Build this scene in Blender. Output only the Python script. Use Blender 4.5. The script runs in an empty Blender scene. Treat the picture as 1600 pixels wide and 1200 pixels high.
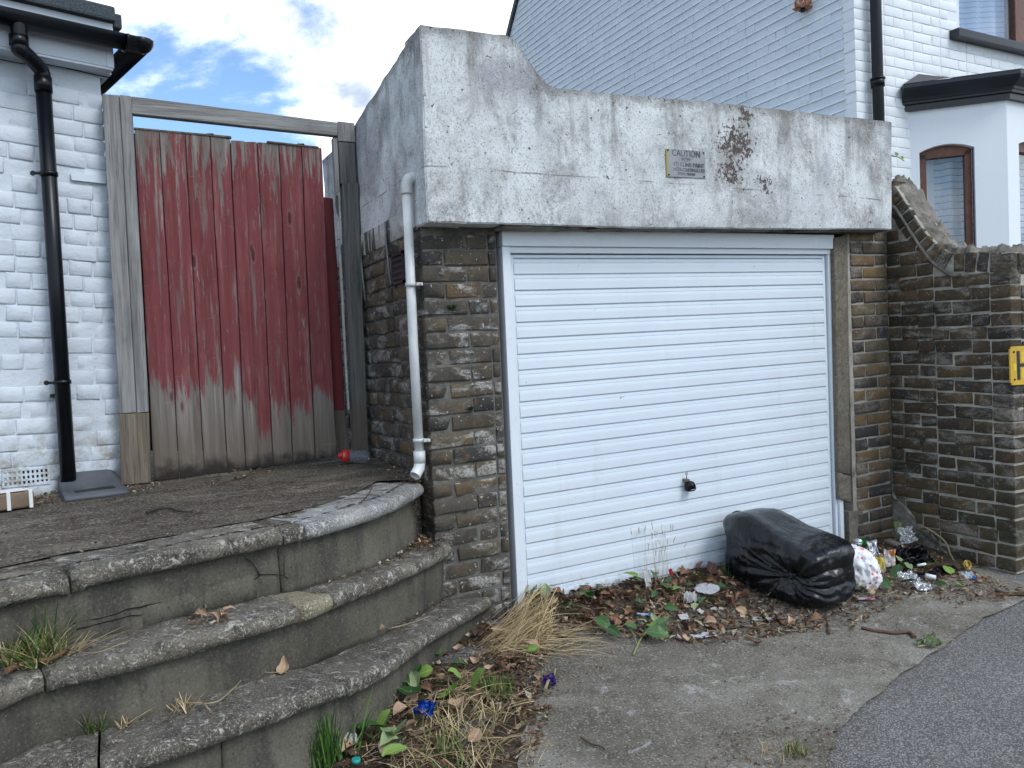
import bpy, bmesh, math, random
from mathutils import Vector, Matrix, noise as mn
random.seed(7)
R = math.radians
scene = bpy.context.scene
COL = scene.collection

# ------------------------------------------------------------------ camera
CAMP = Vector((-1.72710548, -3.41180546, 1.21992713))
YAW, PITCH, ROLL, FPX = 0.475538670, -0.0352817168, -0.0440673557, 1240.96
def cam_axes():
    cy, sy, cp, sp = math.cos(YAW), math.sin(YAW), math.cos(PITCH), math.sin(PITCH)
    f = Vector((sy*cp, cy*cp, sp)); r = Vector((cy, -sy, 0)); u = r.cross(f)
    cr, sr = math.cos(ROLL), math.sin(ROLL)
    return cr*r+sr*u, -sr*r+cr*u, f
CR, CU, CF = cam_axes()
cd = bpy.data.cameras.new('camera'); cam = bpy.data.objects.new('camera', cd); COL.objects.link(cam)
cd.sensor_width = 36; cd.lens = 36*FPX/1600; cd.clip_start = .05; cd.clip_end = 2000
cam.matrix_world = Matrix.Translation(CAMP) @ Matrix((CR, CU, -CF)).transposed().to_4x4()
scene.camera = cam

# ------------------------------------------------------------------ world, sun, exposure
SUN_EL, SUN_AZ = R(48), R(155)      # azimuth clockwise from +y: light from behind and right of the camera
world = bpy.data.worlds.new('World'); scene.world = world; world.use_nodes = True
wt = world.node_tree; wt.nodes.clear()
def wn(t, **k):
    n = wt.nodes.new(t)
    for a, v in k.items(): setattr(n, a, v)
    return n
out = wn('ShaderNodeOutputWorld'); bg = wn('ShaderNodeBackground')
sky = wn('ShaderNodeTexSky', sky_type='NISHITA', sun_disc=False, sun_elevation=SUN_EL, sun_rotation=SUN_AZ, air_density=1.0, dust_density=.6, ozone_density=1.2)
tc = wn('ShaderNodeTexCoord')
mp = wn('ShaderNodeMapping'); mp.inputs['Location'].default_value = (1.085, 0.055, .32); mp.inputs['Scale'].default_value = (1.0, 1.0, 1.7)
wt.links.new(tc.outputs['Generated'], mp.inputs['Vector'])
def wnoise(scale, detail, rough, dist=0., src=None):
    n = wn('ShaderNodeTexNoise'); n.inputs['Scale'].default_value = scale; n.inputs['Detail'].default_value = detail
    n.inputs['Roughness'].default_value = rough; n.inputs['Distortion'].default_value = dist
    wt.links.new((src or mp).outputs['Vector'], n.inputs['Vector']); return n.outputs['Fac']
def wramp(fac, a, b, ca=(0,0,0,1), cb=(1,1,1,1)):
    n = wn('ShaderNodeValToRGB'); e = n.color_ramp.elements
    e[0].position = a; e[1].position = b; e[0].color = ca; e[1].color = cb; n.color_ramp.interpolation = 'EASE'
    wt.links.new(fac, n.inputs['Fac']); return n
cover = wramp(wnoise(2.4, 9, .60, .35), .435, .55)
shade = wramp(wnoise(3.7, 8, .6, .2), .41, .57, (.93,.97,1.0,1), (.28,.33,.41,1))
bright = wn('ShaderNodeVectorMath', operation='SCALE'); bright.inputs['Scale'].default_value = 12.5
wt.links.new(shade.outputs['Color'], bright.inputs[0])
skyb = wn('ShaderNodeVectorMath', operation='MULTIPLY'); skyb.inputs[1].default_value = (1.05, 1.20, 1.30)
wt.links.new(sky.outputs['Color'], skyb.inputs[0])
mx = wn('ShaderNodeMix', data_type='RGBA')
wt.links.new(cover.outputs['Color'], mx.inputs[0]); wt.links.new(skyb.outputs[0], mx.inputs[6]); wt.links.new(bright.outputs[0], mx.inputs[7])
wt.links.new(mx.outputs[2], bg.inputs['Color']); bg.inputs['Strength'].default_value = .095
wt.links.new(bg.outputs[0], out.inputs[0])
sl = bpy.data.lights.new('sun', 'SUN'); sl.energy = .9; sl.angle = R(22); sl.color = (1, .99, .975)
so = bpy.data.objects.new('sun', sl); COL.objects.link(so)
sd = Vector((math.sin(SUN_AZ)*math.cos(SUN_EL), math.cos(SUN_AZ)*math.cos(SUN_EL), math.sin(SUN_EL)))
so.rotation_euler = sd.to_track_quat('Z', 'Y').to_euler(); so.location = (0, -4, 8)
scene.view_settings.view_transform = 'Standard'; scene.view_settings.look = 'None'
scene.view_settings.exposure = .88; scene.view_settings.gamma = 1
scene.view_settings.use_curve_mapping = False

# ------------------------------------------------------------------ placing on real surfaces
def ray(px, py): return CF + (px-800)/FPX*CR - (py-600)/FPX*CU
def on_plane(px, py, p0, n):
    d = ray(px, py); n = Vector(n); return CAMP + d*((Vector(p0)-CAMP).dot(n)/d.dot(n))
def on_y(px, py, y=0.): return on_plane(px, py, (0, y, 0), (0, 1, 0))
def on_x(px, py, x): return on_plane(px, py, (x, 0, 0), (1, 0, 0))
def on_z(px, py, z): return on_plane(px, py, (0, 0, z), (0, 0, 1))
GA, GB, GC = -.03, -.018, .055
def gz(x, y): return GA + GB*x + GC*y
def on_g(px, py, h=0.): return on_plane(px, py, (0, 0, GA+h), (-GB, -GC, 1))
def sh(x): return -.013 + .0165*x          # the garage front has settled: courses climb slightly to the right

# ------------------------------------------------------------------ node materials
class M:
    def __init__(s, name, rough=.8, spec=.3):
        s.m = bpy.data.materials.new(name); s.m.use_nodes = True; s.t = s.m.node_tree
        s.b = s.t.nodes['Principled BSDF']; s.b.inputs['Roughness'].default_value = rough
        s.b.inputs['Specular IOR Level'].default_value = spec
        s.h = None
    def n(s, t, **k):
        x = s.t.nodes.new(t)
        for a, v in k.items(): setattr(x, a, v)
        return x
    def put(s, sock, v):
        if isinstance(v, bpy.types.NodeSocket): s.t.links.new(v, sock)
        elif isinstance(v, (tuple, list)) and len(v) == 3 and sock.type == 'RGBA': sock.default_value = (*v, 1)
        else: sock.default_value = v
    def pos(s, sc=(1,1,1), off=(0,0,0)): 
        g = s.n('ShaderNodeNewGeometry'); return s.map(g.outputs['Position'], sc, off)
    def obj(s, sc=(1,1,1), off=(0,0,0)):
        g = s.n('ShaderNodeTexCoord'); return s.map(g.outputs['Object'], sc, off)
    def map(s, v, sc, off=(0,0,0)):
        m = s.n('ShaderNodeMapping'); s.put(m.inputs['Vector'], v); m.inputs['Scale'].default_value = sc; m.inputs['Location'].default_value = off
        return m.outputs[0]
    def rnd(s): return s.n('ShaderNodeObjectInfo').outputs['Random']
    def rvec(s, v, k=37.):
        "offset a coordinate by the object's random number"
        a = s.n('ShaderNodeVectorMath', operation='SCALE'); a.inputs[0].default_value = (1, .7, .4); s.put(a.inputs['Scale'], s.mul(s.rnd(), k))
        b = s.n('ShaderNodeVectorMath', operation='ADD'); s.put(b.inputs[0], v); s.put(b.inputs[1], a.outputs[0]); return b.outputs[0]
    def noise(s, v, scale, detail=4, rough=.55, dist=0.):
        x = s.n('ShaderNodeTexNoise'); s.put(x.inputs['Vector'], v); x.inputs['Scale'].default_value = scale
        x.inputs['Detail'].default_value = detail; x.inputs['Roughness'].default_value = rough; x.inputs['Distortion'].default_value = dist
        return x.outputs['Fac']
    def vor(s, v, scale, feature='F1', out='Distance'):
        x = s.n('ShaderNodeTexVoronoi', feature=feature); s.put(x.inputs['Vector'], v); x.inputs['Scale'].default_value = scale
        return x.outputs[out]
    def ramp(s, f, stops, interp='LINEAR'):
        r = s.n('ShaderNodeValToRGB'); s.put(r.inputs['Fac'], f); e = r.color_ramp.elements; r.color_ramp.interpolation = interp
        while len(e) < len(stops): e.new(.5)
        for i, (p, c) in enumerate(stops):
            e[i].position = p; c = (c, c, c) if not isinstance(c, (tuple, list)) else c; e[i].color = (*c, 1)
        return r.outputs['Color']
    def math(s, op, a, b=0., c=0.):
        x = s.n('ShaderNodeMath', operation=op); s.put(x.inputs[0], a); s.put(x.inputs[1], b); s.put(x.inputs[2], c); return x.outputs[0]
    def mul(s, a, b): return s.math('MULTIPLY', a, b)
    def add(s, a, b): return s.math('ADD', a, b)
    def st(s, f, a, b, lo=0., hi=1.):
        x = s.n('ShaderNodeMapRange', interpolation_type='SMOOTHSTEP'); s.put(x.inputs[0], f)
        for i, v in zip((1, 2, 3, 4), (a, b, lo, hi)): s.put(x.inputs[i], v)
        return x.outputs[0]
    def mix(s, f, a, b, blend='MIX'):
        x = s.n('ShaderNodeMix', data_type='RGBA', blend_type=blend); s.put(x.inputs[0], f); s.put(x.inputs[6], a); s.put(x.inputs[7], b); return x.outputs[2]
    def xyz(s, v=None):
        x = s.n('ShaderNodeSeparateXYZ'); s.put(x.inputs[0], v if v is not None else s.pos()); return x.outputs
    def near(s, p, r0, r1, sc=(1,1,1)):
        "1 inside r0 of a place in the world, 0 beyond r1"
        v = s.pos(sc); d = s.n('ShaderNodeVectorMath', operation='DISTANCE'); s.put(d.inputs[0], v); d.inputs[1].default_value = (p[0]*sc[0], p[1]*sc[1], p[2]*sc[2])
        return s.st(d.outputs['Value'], r0, r1, 1., 0.)
    def col(s, c): s.put(s.b.inputs['Base Color'], c); return s
    def rough(s, c): s.put(s.b.inputs['Roughness'], c); return s
    def bump(s, h, strength=.5, dist=.005):
        b = s.n('ShaderNodeBump'); b.inputs['Strength'].default_value = strength; b.inputs['Distance'].default_value = dist
        s.put(b.inputs['Height'], h)
        if s.h: s.put(b.inputs['Normal'], s.h)
        s.h = b.outputs[0]; s.put(s.b.inputs['Normal'], s.h); return s

def plain(name, c, rough=.6, var=.12, scale=30, bump=.15, spec=.4, metal=0.):
    "a single-coloured thing with grime and fine relief"
    m = M(name, rough, spec); p = m.rvec(m.obj())
    n1 = m.noise(p, scale*.25, 4); n2 = m.noise(p, scale*3, 3)
    d = tuple(x*(1-var*2.2) for x in c); l = tuple(min(1, x*(1+var)) for x in c)
    m.col(m.ramp(n1, [(.3, d), (.7, l)])); m.bump(n2, bump, .002); m.b.inputs['Metallic'].default_value = metal
    return m.m

# ------------------------------------------------------------------ objects
def props(o, label=None, cat=None, group=None, kind=None):
    if label: o['label'] = label
    if cat: o['category'] = cat
    if group: o['group'] = group
    if kind: o['kind'] = kind
    return o
def empty(name, loc, label, cat, group=None):
    o = bpy.data.objects.new(name, None); COL.objects.link(o); o.location = loc; o.empty_display_size = .05
    o['inv'] = 0; del o['inv']
    return props(o, label, cat, group)
def depth_of(o):
    d = 0
    while o.parent: o = o.parent; d += 1
    return d
def link(name, me, mats=None, parent=None, mw=None, smooth=False):
    "link a mesh; mw is the wanted world matrix; children keep it through the inverse of the parent's own matrix"
    o = bpy.data.objects.new(name, me); COL.objects.link(o)
    if mats is not None and not me.materials:
        for x in (mats if isinstance(mats, (list, tuple)) else [mats]): me.materials.append(x)
    if smooth:
        for p in me.polygons: p.use_smooth = True
    o.matrix_basis = mw if mw is not None else Matrix()
    if parent:
        o.parent = parent; o.matrix_parent_inverse = WM(parent).inverted()
    return o
def WM(o):
    m = o.matrix_basis.copy()
    return (WM(o.parent) @ o.matrix_parent_inverse @ m) if o.parent else m
def recentre(o):
    "move the object's origin to the middle of its mesh (unparented mesh built in world coordinates)"
    me = o.data; c = sum((v.co for v in me.vertices), Vector())/max(1, len(me.vertices)); c.z = min(v.co.z for v in me.vertices)
    me.transform(Matrix.Translation(-c)); o.matrix_basis = Matrix.Translation(c) @ o.matrix_basis
    return o
def pydata(name, vs, fs): 
    me = bpy.data.meshes.new(name); me.from_pydata([tuple(v) for v in vs], [], fs); me.update(); return me
def bm_mesh(bm, name, fix=True):
    if fix: bmesh.ops.recalc_face_normals(bm, faces=bm.faces)
    me = bpy.data.meshes.new(name); bm.to_mesh(me); bm.free(); return me
def mk(name, bm, mats, parent=None, smooth=False, fix=True, sharp=None):
    o = link(name, bm_mesh(bm, name, fix), mats, parent, None, smooth)
    if sharp: o.data.set_sharp_from_angle(angle=R(sharp))
    return o
def box(bm, a, b, bev=0., mat=0, M4=None):
    a, b = Vector(a), Vector(b)
    r = bmesh.ops.create_cube(bm, size=1); vs = r['verts']
    for v in vs: v.co = Vector(((a[i]+b[i])/2 + v.co[i]*(b[i]-a[i]) for i in range(3)))
    fs = {f for v in vs for f in v.link_faces}
    if bev:
        g = bmesh.ops.bevel(bm, geom=list({e for f in fs for e in f.edges}), offset=bev, segments=2, affect='EDGES', profile=.6)
        fs = set(g['faces']) | {f for f in fs if f.is_valid}
        vs = list({v for f in fs for v in f.verts})
    for f in fs:
        if f.is_valid: f.material_index = mat
    if M4 is not None: 
        for v in vs: v.co = M4 @ v.co
    return vs
def frame_of(d):
    d = d.normalized(); a = Vector((0, 0, 1)) if abs(d.z) < .9 else Vector((1, 0, 0))
    x = d.cross(a).normalized(); return x, x.cross(d).normalized()
def tube(bm, pts, rad, seg=10, cap=True, mat=0, rads=None):
    pts = [Vector(p) for p in pts]; rings = []; px = None
    for i, p in enumerate(pts):
        d = (pts[min(i+1, len(pts)-1)] - pts[max(i-1, 0)])
        x, y = frame_of(d)
        if px is not None:
            x = (px - d.normalized()*px.dot(d.normalized()))
            x = x.normalized() if x.length > 1e-6 else frame_of(d)[0]
            y = x.cross(d.normalized())
        px = x; r = rads[i] if rads else rad
        rings.append([bm.verts.new(p + (x*math.cos(a)+y*math.sin(a))*r) for a in [2*math.pi*k/seg for k in range(seg)]])
    for a, b in zip(rings, rings[1:]):
        for k in range(seg):
            f = bm.faces.new((a[k], a[(k+1) % seg], b[(k+1) % seg], b[k])); f.material_index = mat; f.smooth = True
    if cap: 
        for r_ in (rings[0], rings[-1]):
            f = bm.faces.new(r_); f.material_index = mat
def prism(bm, poly, off, mat=0):
    "polygon (world points) extruded by the vector off"
    off = Vector(off); a = [bm.verts.new(p) for p in poly]; b = [bm.verts.new(Vector(p)+off) for p in poly]; n = len(poly)
    for f in [bm.faces.new(a), bm.faces.new(b[::-1])] + [bm.faces.new((a[i], a[(i+1) % n], b[(i+1) % n], b[i])) for i in range(n)]: f.material_index = mat
def fb(v, s=1., o=0.): return mn.noise(Vector(v)*s + Vector((o, o*.7, o*.3)))
def smooth_pts(pts, n=4):
    "Catmull-Rom through the points"
    P = [Vector(p) for p in pts]; P = [P[0]*2-P[1]] + P + [P[-1]*2-P[-2]]; o = []
    for i in range(1, len(P)-2):
        for k in range(n):
            t = k/n; a, b, c, d = P[i-1:i+3]
            o.append(.5*((2*b)+(-a+c)*t+(2*a-5*b+4*c-d)*t*t+(-a+3*b-3*c+d)*t**3))
    o.append(P[-2]); return o

# ================================================================== materials
def brick_mat(name, palette, lime=.5, soot=.5, seed=0., limecol=(.42,.42,.40), moss=0., lo=(0,0,0)):
    m = M(name, .92, .2); w = m.pos((1,1,1), (seed, seed*.3, 0)); r = m.rnd(); o = m.rvec(m.obj((1,1,1)))
    n1 = m.noise(o, 14, 4, .6); n2 = m.noise(o, 95, 3, .7)
    c = m.ramp(m.add(m.mul(r, .80), m.mul(n1, .25)), palette)
    c = m.mix(m.st(n2, .35, .75), m.mix(.35, c, (.02,.017,.014)), c)
    c = m.mix(m.mul(m.st(m.noise(o, 22, 3, .5, 1.), .56, .72), .45), c, (.23,.13,.045))      # yellow burnt patches
    s = m.noise(w, 2.3, 6, .65, .4)
    c = m.mix(m.mul(m.st(s, .42, .62), soot), c, (.026,.025,.025))
    l = m.mul(m.st(m.noise(m.pos((1,1,2.2), (seed*2, 3, 1)), 4.6, 9, .74, .5), .50, .62), m.st(n2, .25, .6))
    c = m.mix(m.mul(l, lime), c, limecol)
    sp = m.st(m.noise(w, 60, 3, .6), .655, .70)
    c = m.mix(m.mul(sp, .35+.6*lime), c, (.5,.49,.46))
    if moss:
        z = m.xyz()[2]; k = m.mul(m.st(z, .9, -.1), m.st(m.noise(w, 4, 5, .7), .42, .65))
        c = m.mix(m.mul(k, moss), c, (.075,.075,.035))
    m.col(c); m.bump(n2, .5, .003); m.bump(m.noise(o, 30, 4, .6), .5, .004)
    pit = m.st(m.vor(w, 60), .0, .28); m.bump(pit, .25, .002)
    return m.m
MULT_ = 1.0
LONDON = [(0, (.032,.029,.027)), (.2, (.062,.052,.042)), (.4, (.095,.072,.046)), (.55, (.040,.038,.038)), (.7, (.13,.090,.045)), (.85, (.070,.058,.045)), (1, (.20,.125,.05))]
GREYST = [(0, (.040,.039,.040)), (.22, (.12,.105,.082)), (.42, (.058,.055,.054)), (.62, (.155,.125,.085)), (.8, (.095,.080,.062)), (1, (.22,.14,.065))]
DARKST = [(0, (.033,.031,.029)), (.3, (.083,.067,.045)), (.5, (.13,.092,.052)), (.7, (.050,.045,.041)), (.88, (.125,.085,.048)), (1, (.17,.10,.058))]
WARMST = [(0, (.055,.052,.052)), (.3, (.16,.125,.08)), (.45, (.26,.17,.08)), (.6, (.065,.063,.068)), (.8, (.17,.135,.09)), (1, (.27,.16,.07))]
m_pier = brick_mat('pier_brick', GREYST, .85, .45, 3., (.42,.41,.38))
m_side = brick_mat('side_brick', GREYST, .60, .45, 9.)
m_warm = brick_mat('warm_stock_brick', WARMST, .35, .25, 5.)
m_wall = brick_mat('garden_wall_brick', DARKST, .26, .40, 12., (.60,.59,.55), .5)
def mortar_mat(name, a, b):
    m = M(name, .95, .15); w = m.pos(); n = m.noise(w, 9, 8, .7); c = m.ramp(n, [(.3, a), (.7, b)])
    c = m.mix(m.st(m.noise(w, 3, 5, .7), .55, .7), c, (.03,.029,.027)); m.col(c); m.bump(m.noise(w, 90, 4, .7), .8, .006); return m.m
m_mort = mortar_mat('dirty_mortar', (.055,.052,.048), (.20,.19,.165))
m_mort2 = mortar_mat('garden_wall_mortar', (.22,.205,.17), (.50,.475,.41))
m_render = mortar_mat('rough_cement', (.09,.083,.068), (.30,.275,.23))

# white paint over brick (left house) - grime near the ground
m = M('white_masonry_paint', .6, .3); w = m.pos(); z = m.xyz()[2]
n = m.noise(w, 5, 6, .6); c = m.ramp(n, [(.3, (.55,.60,.655)), (.7, (.64,.69,.74))])
c = m.mix(m.mul(m.st(z, 1.15, .72), m.st(m.noise(w, 13, 7, .7), .42, .66)), c, (.33,.31,.27))
c = m.mix(m.mul(m.st(m.noise(w, 38, 5, .7, .8), .60, .70), .65), c, (.38,.37,.36))
c = m.mix(m.mul(m.st(m.noise(m.pos((1,1,.25)), 9, 4, .6), .55, .75), .25), c, (.5,.51,.52))
m.col(c); m.bump(m.noise(w, 55, 5, .65), .5, .002); m.bump(m.noise(m.pos((1,1,1.6)), 17, 5, .6, .6), .6, .008); m_lpaint = m.m
# right house: crisper; gable's white darkened in colour for its turn from the light
def rpaint(name, a, b, dirt):
    m = M(name, .55, .3); w = m.pos(); n = m.noise(w, 2.2, 6, .6)
    c = m.ramp(n, [(.3, a), (.7, b)]); c = m.mix(m.mul(m.st(m.noise(w, 14, 6, .75), .60, .72), dirt), c, (.42,.41,.40))
    c = m.mix(m.mul(m.st(m.noise(w, 45, 2, .5), .69, .73), dirt), c, (.25,.22,.2))
    m.col(c); m.bump(m.noise(w, 40, 5, .65), .4, .002); return m.m
m_rfront = rpaint('front_white_paint', (.75,.79,.82), (.82,.85,.87), .25)
m_rgable = rpaint('gable_shaded_white_paint', (.61,.68,.74), (.68,.75,.81), .3)
m_rridge = rpaint('lit_joint_ridge_paint', (.84,.87,.90), (.88,.90,.92), .2)  # light caught by the ridges is painted in as a paler tone
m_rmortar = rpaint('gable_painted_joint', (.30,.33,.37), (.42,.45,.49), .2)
m_bay = rpaint('smooth_bay_render', (.78,.825,.865), (.82,.86,.89), .06)

# weathered painted concrete parapet
P1 = on_y(1150, 225, -.145); P2 = on_y(1140, 268, -.145); P3 = on_y(1165, 180, -.145); P4 = on_y(1193, 290, -.145)
m = M('weathered_painted_concrete', .85, .25); w = m.pos(); z = m.xyz()[2]
n = m.noise(w, 2.6, 8, .68, .5); fine = m.noise(w, 34, 6, .75)
c = m.ramp(n, [(.30, (.21,.21,.20)), (.40, (.40,.402,.395)), (.48, (.60,.618,.615)), (.62, (.74,.765,.765))])
c = m.mix(m.mul(m.st(m.noise(w, 1.4, 5, .6), .52, .64), m.st(z, 2.0, 2.35, .25, .9)), c, (.33,.345,.375))   # worn to bare grey concrete
gr = m.mul(m.st(m.noise(m.pos((1,1,.5)), 6, 8, .75, .6), .46, .66), m.st(fine, .30, .62))
c = m.mix(m.mul(gr, .72), c, (.15,.142,.125))
c = m.mix(m.mul(m.st(m.noise(w, 75, 4, .7), .53, .66), .55), c, (.22,.22,.205))
c = m.mix(m.mul(m.st(m.noise(m.pos((1,1,1), (5,5,5)), 2.2, 5, .7), .57, .70), .5), c, (.24,.22,.17))
c = m.mix(m.mul(m.st(m.noise(m.pos((7,7,.55)), 1.0, 5, .6), .55, .72), .45), c, (.2,.195,.18))              # runs down from the coping
c = m.mix(m.mul(m.st(m.noise(w, 120, 2, .6), .62, .70), .5), c, (.82,.82,.80))
c = m.mix(m.mul(m.math('LESS_THAN', m.math('ABSOLUTE', m.add(m.add(z, m.mul(m.noise(w, 1.5, 3), .05)), -2.095)), .0035), m.st(m.noise(w, 9, 3), .40, .6)), c, (.24,.23,.21))   # day joint in the pour
flk = m.noise(w, 44, 4, .66, .4)
zone = m.math('MAXIMUM', m.math('MAXIMUM', m.near(P1, .05, .20, (1,1,1.15)), m.near(P2, .04, .16, (1,1,1.5))), m.math('MAXIMUM', m.near(P3, .0, .14, (1.6,1,1)), m.near(P4, 0., .10)))
fl = m.st(m.add(flk, m.mul(zone, .20)), .665, .68)
c = m.mix(fl, c, (.085,.06,.052))
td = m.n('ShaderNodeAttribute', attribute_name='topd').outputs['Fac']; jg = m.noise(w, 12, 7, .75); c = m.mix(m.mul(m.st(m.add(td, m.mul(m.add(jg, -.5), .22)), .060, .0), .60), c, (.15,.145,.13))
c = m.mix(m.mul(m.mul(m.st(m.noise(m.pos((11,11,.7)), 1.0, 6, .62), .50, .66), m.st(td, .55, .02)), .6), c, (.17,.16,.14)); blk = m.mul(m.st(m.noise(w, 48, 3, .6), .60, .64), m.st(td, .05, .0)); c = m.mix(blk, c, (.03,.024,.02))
sp_ = m.noise(w, 150, 4, .75); c = m.mix(m.mul(m.st(sp_, .52, .66), .55), c, (.16,.155,.145)); c = m.mix(m.mul(m.st(sp_, .46, .34), .35), c, (.80,.81,.81))
m.col(c); m.bump(fine, .45, .004); m.bump(m.mul(fl, -1.), .8, .006); m.bump(sp_, .5, .003); m_parapet = m.m
# the older, thinner paint on the side band: ochre-grey with bare runs
m = M('flaking_side_render', .9, .2); w = m.pos(); v = m.pos((9,9,1.3))
c = m.ramp(m.noise(w, 9, 7, .7), [(.3, (.30,.29,.26)), (.7, (.56,.56,.54))])
c = m.mix(m.st(m.noise(v, 1.0, 5, .6, .4), .52, .56), c, (.10,.095,.08)); c = m.mix(m.st(m.noise(w, 60, 2), .66, .7), c, (.05,.05,.045))
m.col(c); m.bump(m.noise(w, 40, 5, .7), .6, .006); m_flake = m.m
m_cap = mortar_mat('broken_capping_mortar', (.06,.055,.045), (.34,.315,.265))

def wood_mat(name, light, dark, warm=None, flat=False):
    m = M(name, .9, .15); o = m.rvec(m.obj()); v = m.map(o, (1.1, 3, 26) if flat else (26, 26, 1.1)); g = m.noise(v, 1.6, 6, .62, .5); g2 = m.noise(m.map(o, (3,9,110) if flat else (110,110,3)), 1.5, 3, .6)
    c = m.ramp(g, [(.28, dark), (.5, tuple((a+b)/2 for a, b in zip(dark, light))), (.72, light)])
    c = m.mix(m.mul(m.st(g2, .5, .66), .5), c, tuple(x*.45 for x in dark))
    c = m.mix(m.mul(m.st(m.noise(o, 3.2, 5, .6), .52, .7), .4), c, tuple(x*.6 for x in dark))
    if warm:
        z = m.xyz()[2]; c = m.mix(m.st(m.add(z, m.mul(m.noise(o, 8, 4), .1)), warm[1]+.05, warm[1]-.05), c, m.mix(.55, c, warm[0]))
    m.col(c); m.bump(g, .5, .004); m.bump(g2, .5, .002); return m.m
m_wood = wood_mat('weathered_grey_timber', (.36,.355,.345), (.16,.155,.15))
m_woodh = wood_mat('weathered_grey_rail', (.36,.355,.34), (.15,.145,.138), None, True)
m_woodb = wood_mat('weathered_brown_timber', (.26,.215,.16), (.11,.09,.068))
m_wood2 = wood_mat('dark_grey_timber', (.19,.185,.175), (.08,.078,.074), ((.12,.09,.06), 1.05))

def red_mat():
    m = M('worn_red_paint_on_boards', .78, .25); o = m.rvec(m.obj()); P = m.xyz(); z = P[2]
    v = m.map(o, (24, 24, 1.0)); g = m.noise(v, 1.7, 6, .62, .5); g2 = m.noise(m.map(o, (120,120,4)), 1.4, 3, .6)
    bare = m.ramp(g, [(.25, (.10,.085,.072)), (.55, (.21,.185,.165)), (.75, (.36,.33,.31))])
    low = m.st(z, 1.15, .75); bare = m.mix(m.mul(low, .55), bare, (.12,.092,.062))
    red = m.ramp(g, [(.25, (.13,.033,.034)), (.55, (.195,.052,.054)), (.8, (.29,.12,.115))])
    red = m.mix(m.mul(m.st(m.noise(o, 5, 4), .5, .7), .35), red, (.11,.016,.02))
    # paint survives in the middle of the height, ragged along the grain towards both ends
    rg = m.noise(m.map(o, (30, 30, 3.0)), 1.0, 8, .72, .3)
    rnd = m.rnd()
    lowedge = m.add(.86, m.mul(rnd, .36)); lo = m.st(m.add(z, m.mul(m.add(rg, -.5), .85)), m.add(lowedge, -.04), m.add(lowedge, .05))
    top = m.st(m.add(z, m.mul(m.add(rg, -.5), 2.4)), 2.42, 2.24)
    wear = m.st(m.noise(m.map(o, (70, 70, 5)), 1.0, 7, .75, .4), .64, .585)
    wear2 = m.st(m.noise(m.map(o, (30, 30, 1.6)), 1.0, 6, .7), .36, .43)
    keep = m.mul(m.mul(lo, top), m.mul(wear, m.add(m.mul(wear2, .65), .35)))
    c = m.mix(keep, bare, red)
    c = m.mix(m.mul(m.st(m.add(z, m.mul(m.noise(o, 14, 4), .16)), .86, .77), .9), c, (.016,.013,.011))     # near-black ragged band at the foot
    kn = m.vor(m.map(o, (9, 9, 2.6)), 1.0); c = m.mix(m.mul(m.st(kn, .11, .07), .7), c, (.05,.012,.012)); 
    ring = m.mul(m.st(kn, .15, .11), m.st(kn, .08, .12)); c = m.mix(m.mul(ring, .5), c, (.2,.13,.11))
    scr = m.st(m.noise(m.map(o, (5, 5, 60)), 1.0, 3, .5, 2.), .70, .73); c = m.mix(m.mul(scr, .35), c, (.3,.2,.18))
    m.col(c); m.bump(g, .45, .004); m.bump(g2, .4, .002); m.bump(m.st(kn, .2, .0), .4, .004); m.bump(keep, .25, .0015); return m.m
m_red = red_mat()
m = M('fresh_dark_red_board', .65, .3); o = m.rvec(m.obj()); g = m.noise(m.map(o, (24,24,1.)), 1.7, 5)
m.col(m.ramp(g, [(.3, (.07,.010,.012)), (.7, (.15,.018,.02))])); m.bump(g, .4, .003); m_red2 = m.m

def stone_mat(name, base, speck, sp, seed=0., dark=.7):
    m = M(name, .93, .2); w = m.pos((1,1,1), (seed,0,0))
    c = m.ramp(m.noise(w, 3.2, 8, .70), [(.32, tuple(x*.42 for x in base)), (.66, tuple(x*1.2 for x in base))])
    c = m.mix(m.mul(m.st(m.noise(w, 1.9, 6, .7), .5, .66), .5), c, (.095,.075,.052))
    c = m.mix(m.mul(m.st(m.noise(w, 15, 9, .78, .6), .49, .60), dark), c, (.022,.021,.020))
    gr_ = m.noise(w, 140, 3, .65); c = m.mix(m.mul(m.st(gr_, .55, .68), .6), c, tuple(min(1, x*2.4) for x in base)); c = m.mix(m.mul(m.st(gr_, .45, .34), .6), c, (.02,.02,.02))
    c = m.mix(m.mul(m.st(m.noise(w, 27, 7, .78, .9), .54, .62), sp), c, speck)
    c = m.mix(m.mul(m.st(m.noise(w, 160, 2, .6), .60, .68), sp*.8), c, speck)
    c = m.mix(m.mul(m.st(m.noise(w, 5, 3), .66, .72), .3), c, (.13,.08,.05))
    N = m.n('ShaderNodeNewGeometry').outputs['Normal']; up = m.st(m.xyz(N)[2], .55, .95)
    c = m.mix(m.mul(up, .18), c, (.10,.095,.09))
    m.col(c); m.bump(m.noise(w, 48, 8, .75), .8, .006); m.bump(m.noise(w, 200, 3, .6), .5, .002); return m.m
m_nose = stone_mat('lichened_step_stone', (.155,.138,.110), (.45,.43,.38), .9)
m_nose2 = stone_mat('pale_granite_kerb', (.32,.315,.30), (.56,.56,.54), .8, 4., .35)
m_nose3 = stone_mat('broken_yellow_stone', (.36,.32,.22), (.5,.46,.36), .5, 8., .1)
m = M('cement_riser', .93, .2); w = m.pos(); 
c = m.ramp(m.noise(w, 2.6, 7, .62), [(.3, (.062,.056,.043)), (.7, (.165,.151,.118))])
c = m.mix(m.mul(m.st(m.noise(m.pos((3,3,.8)), 2.4, 6, .65), .46, .64), .7), c, (.045,.043,.040))
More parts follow.
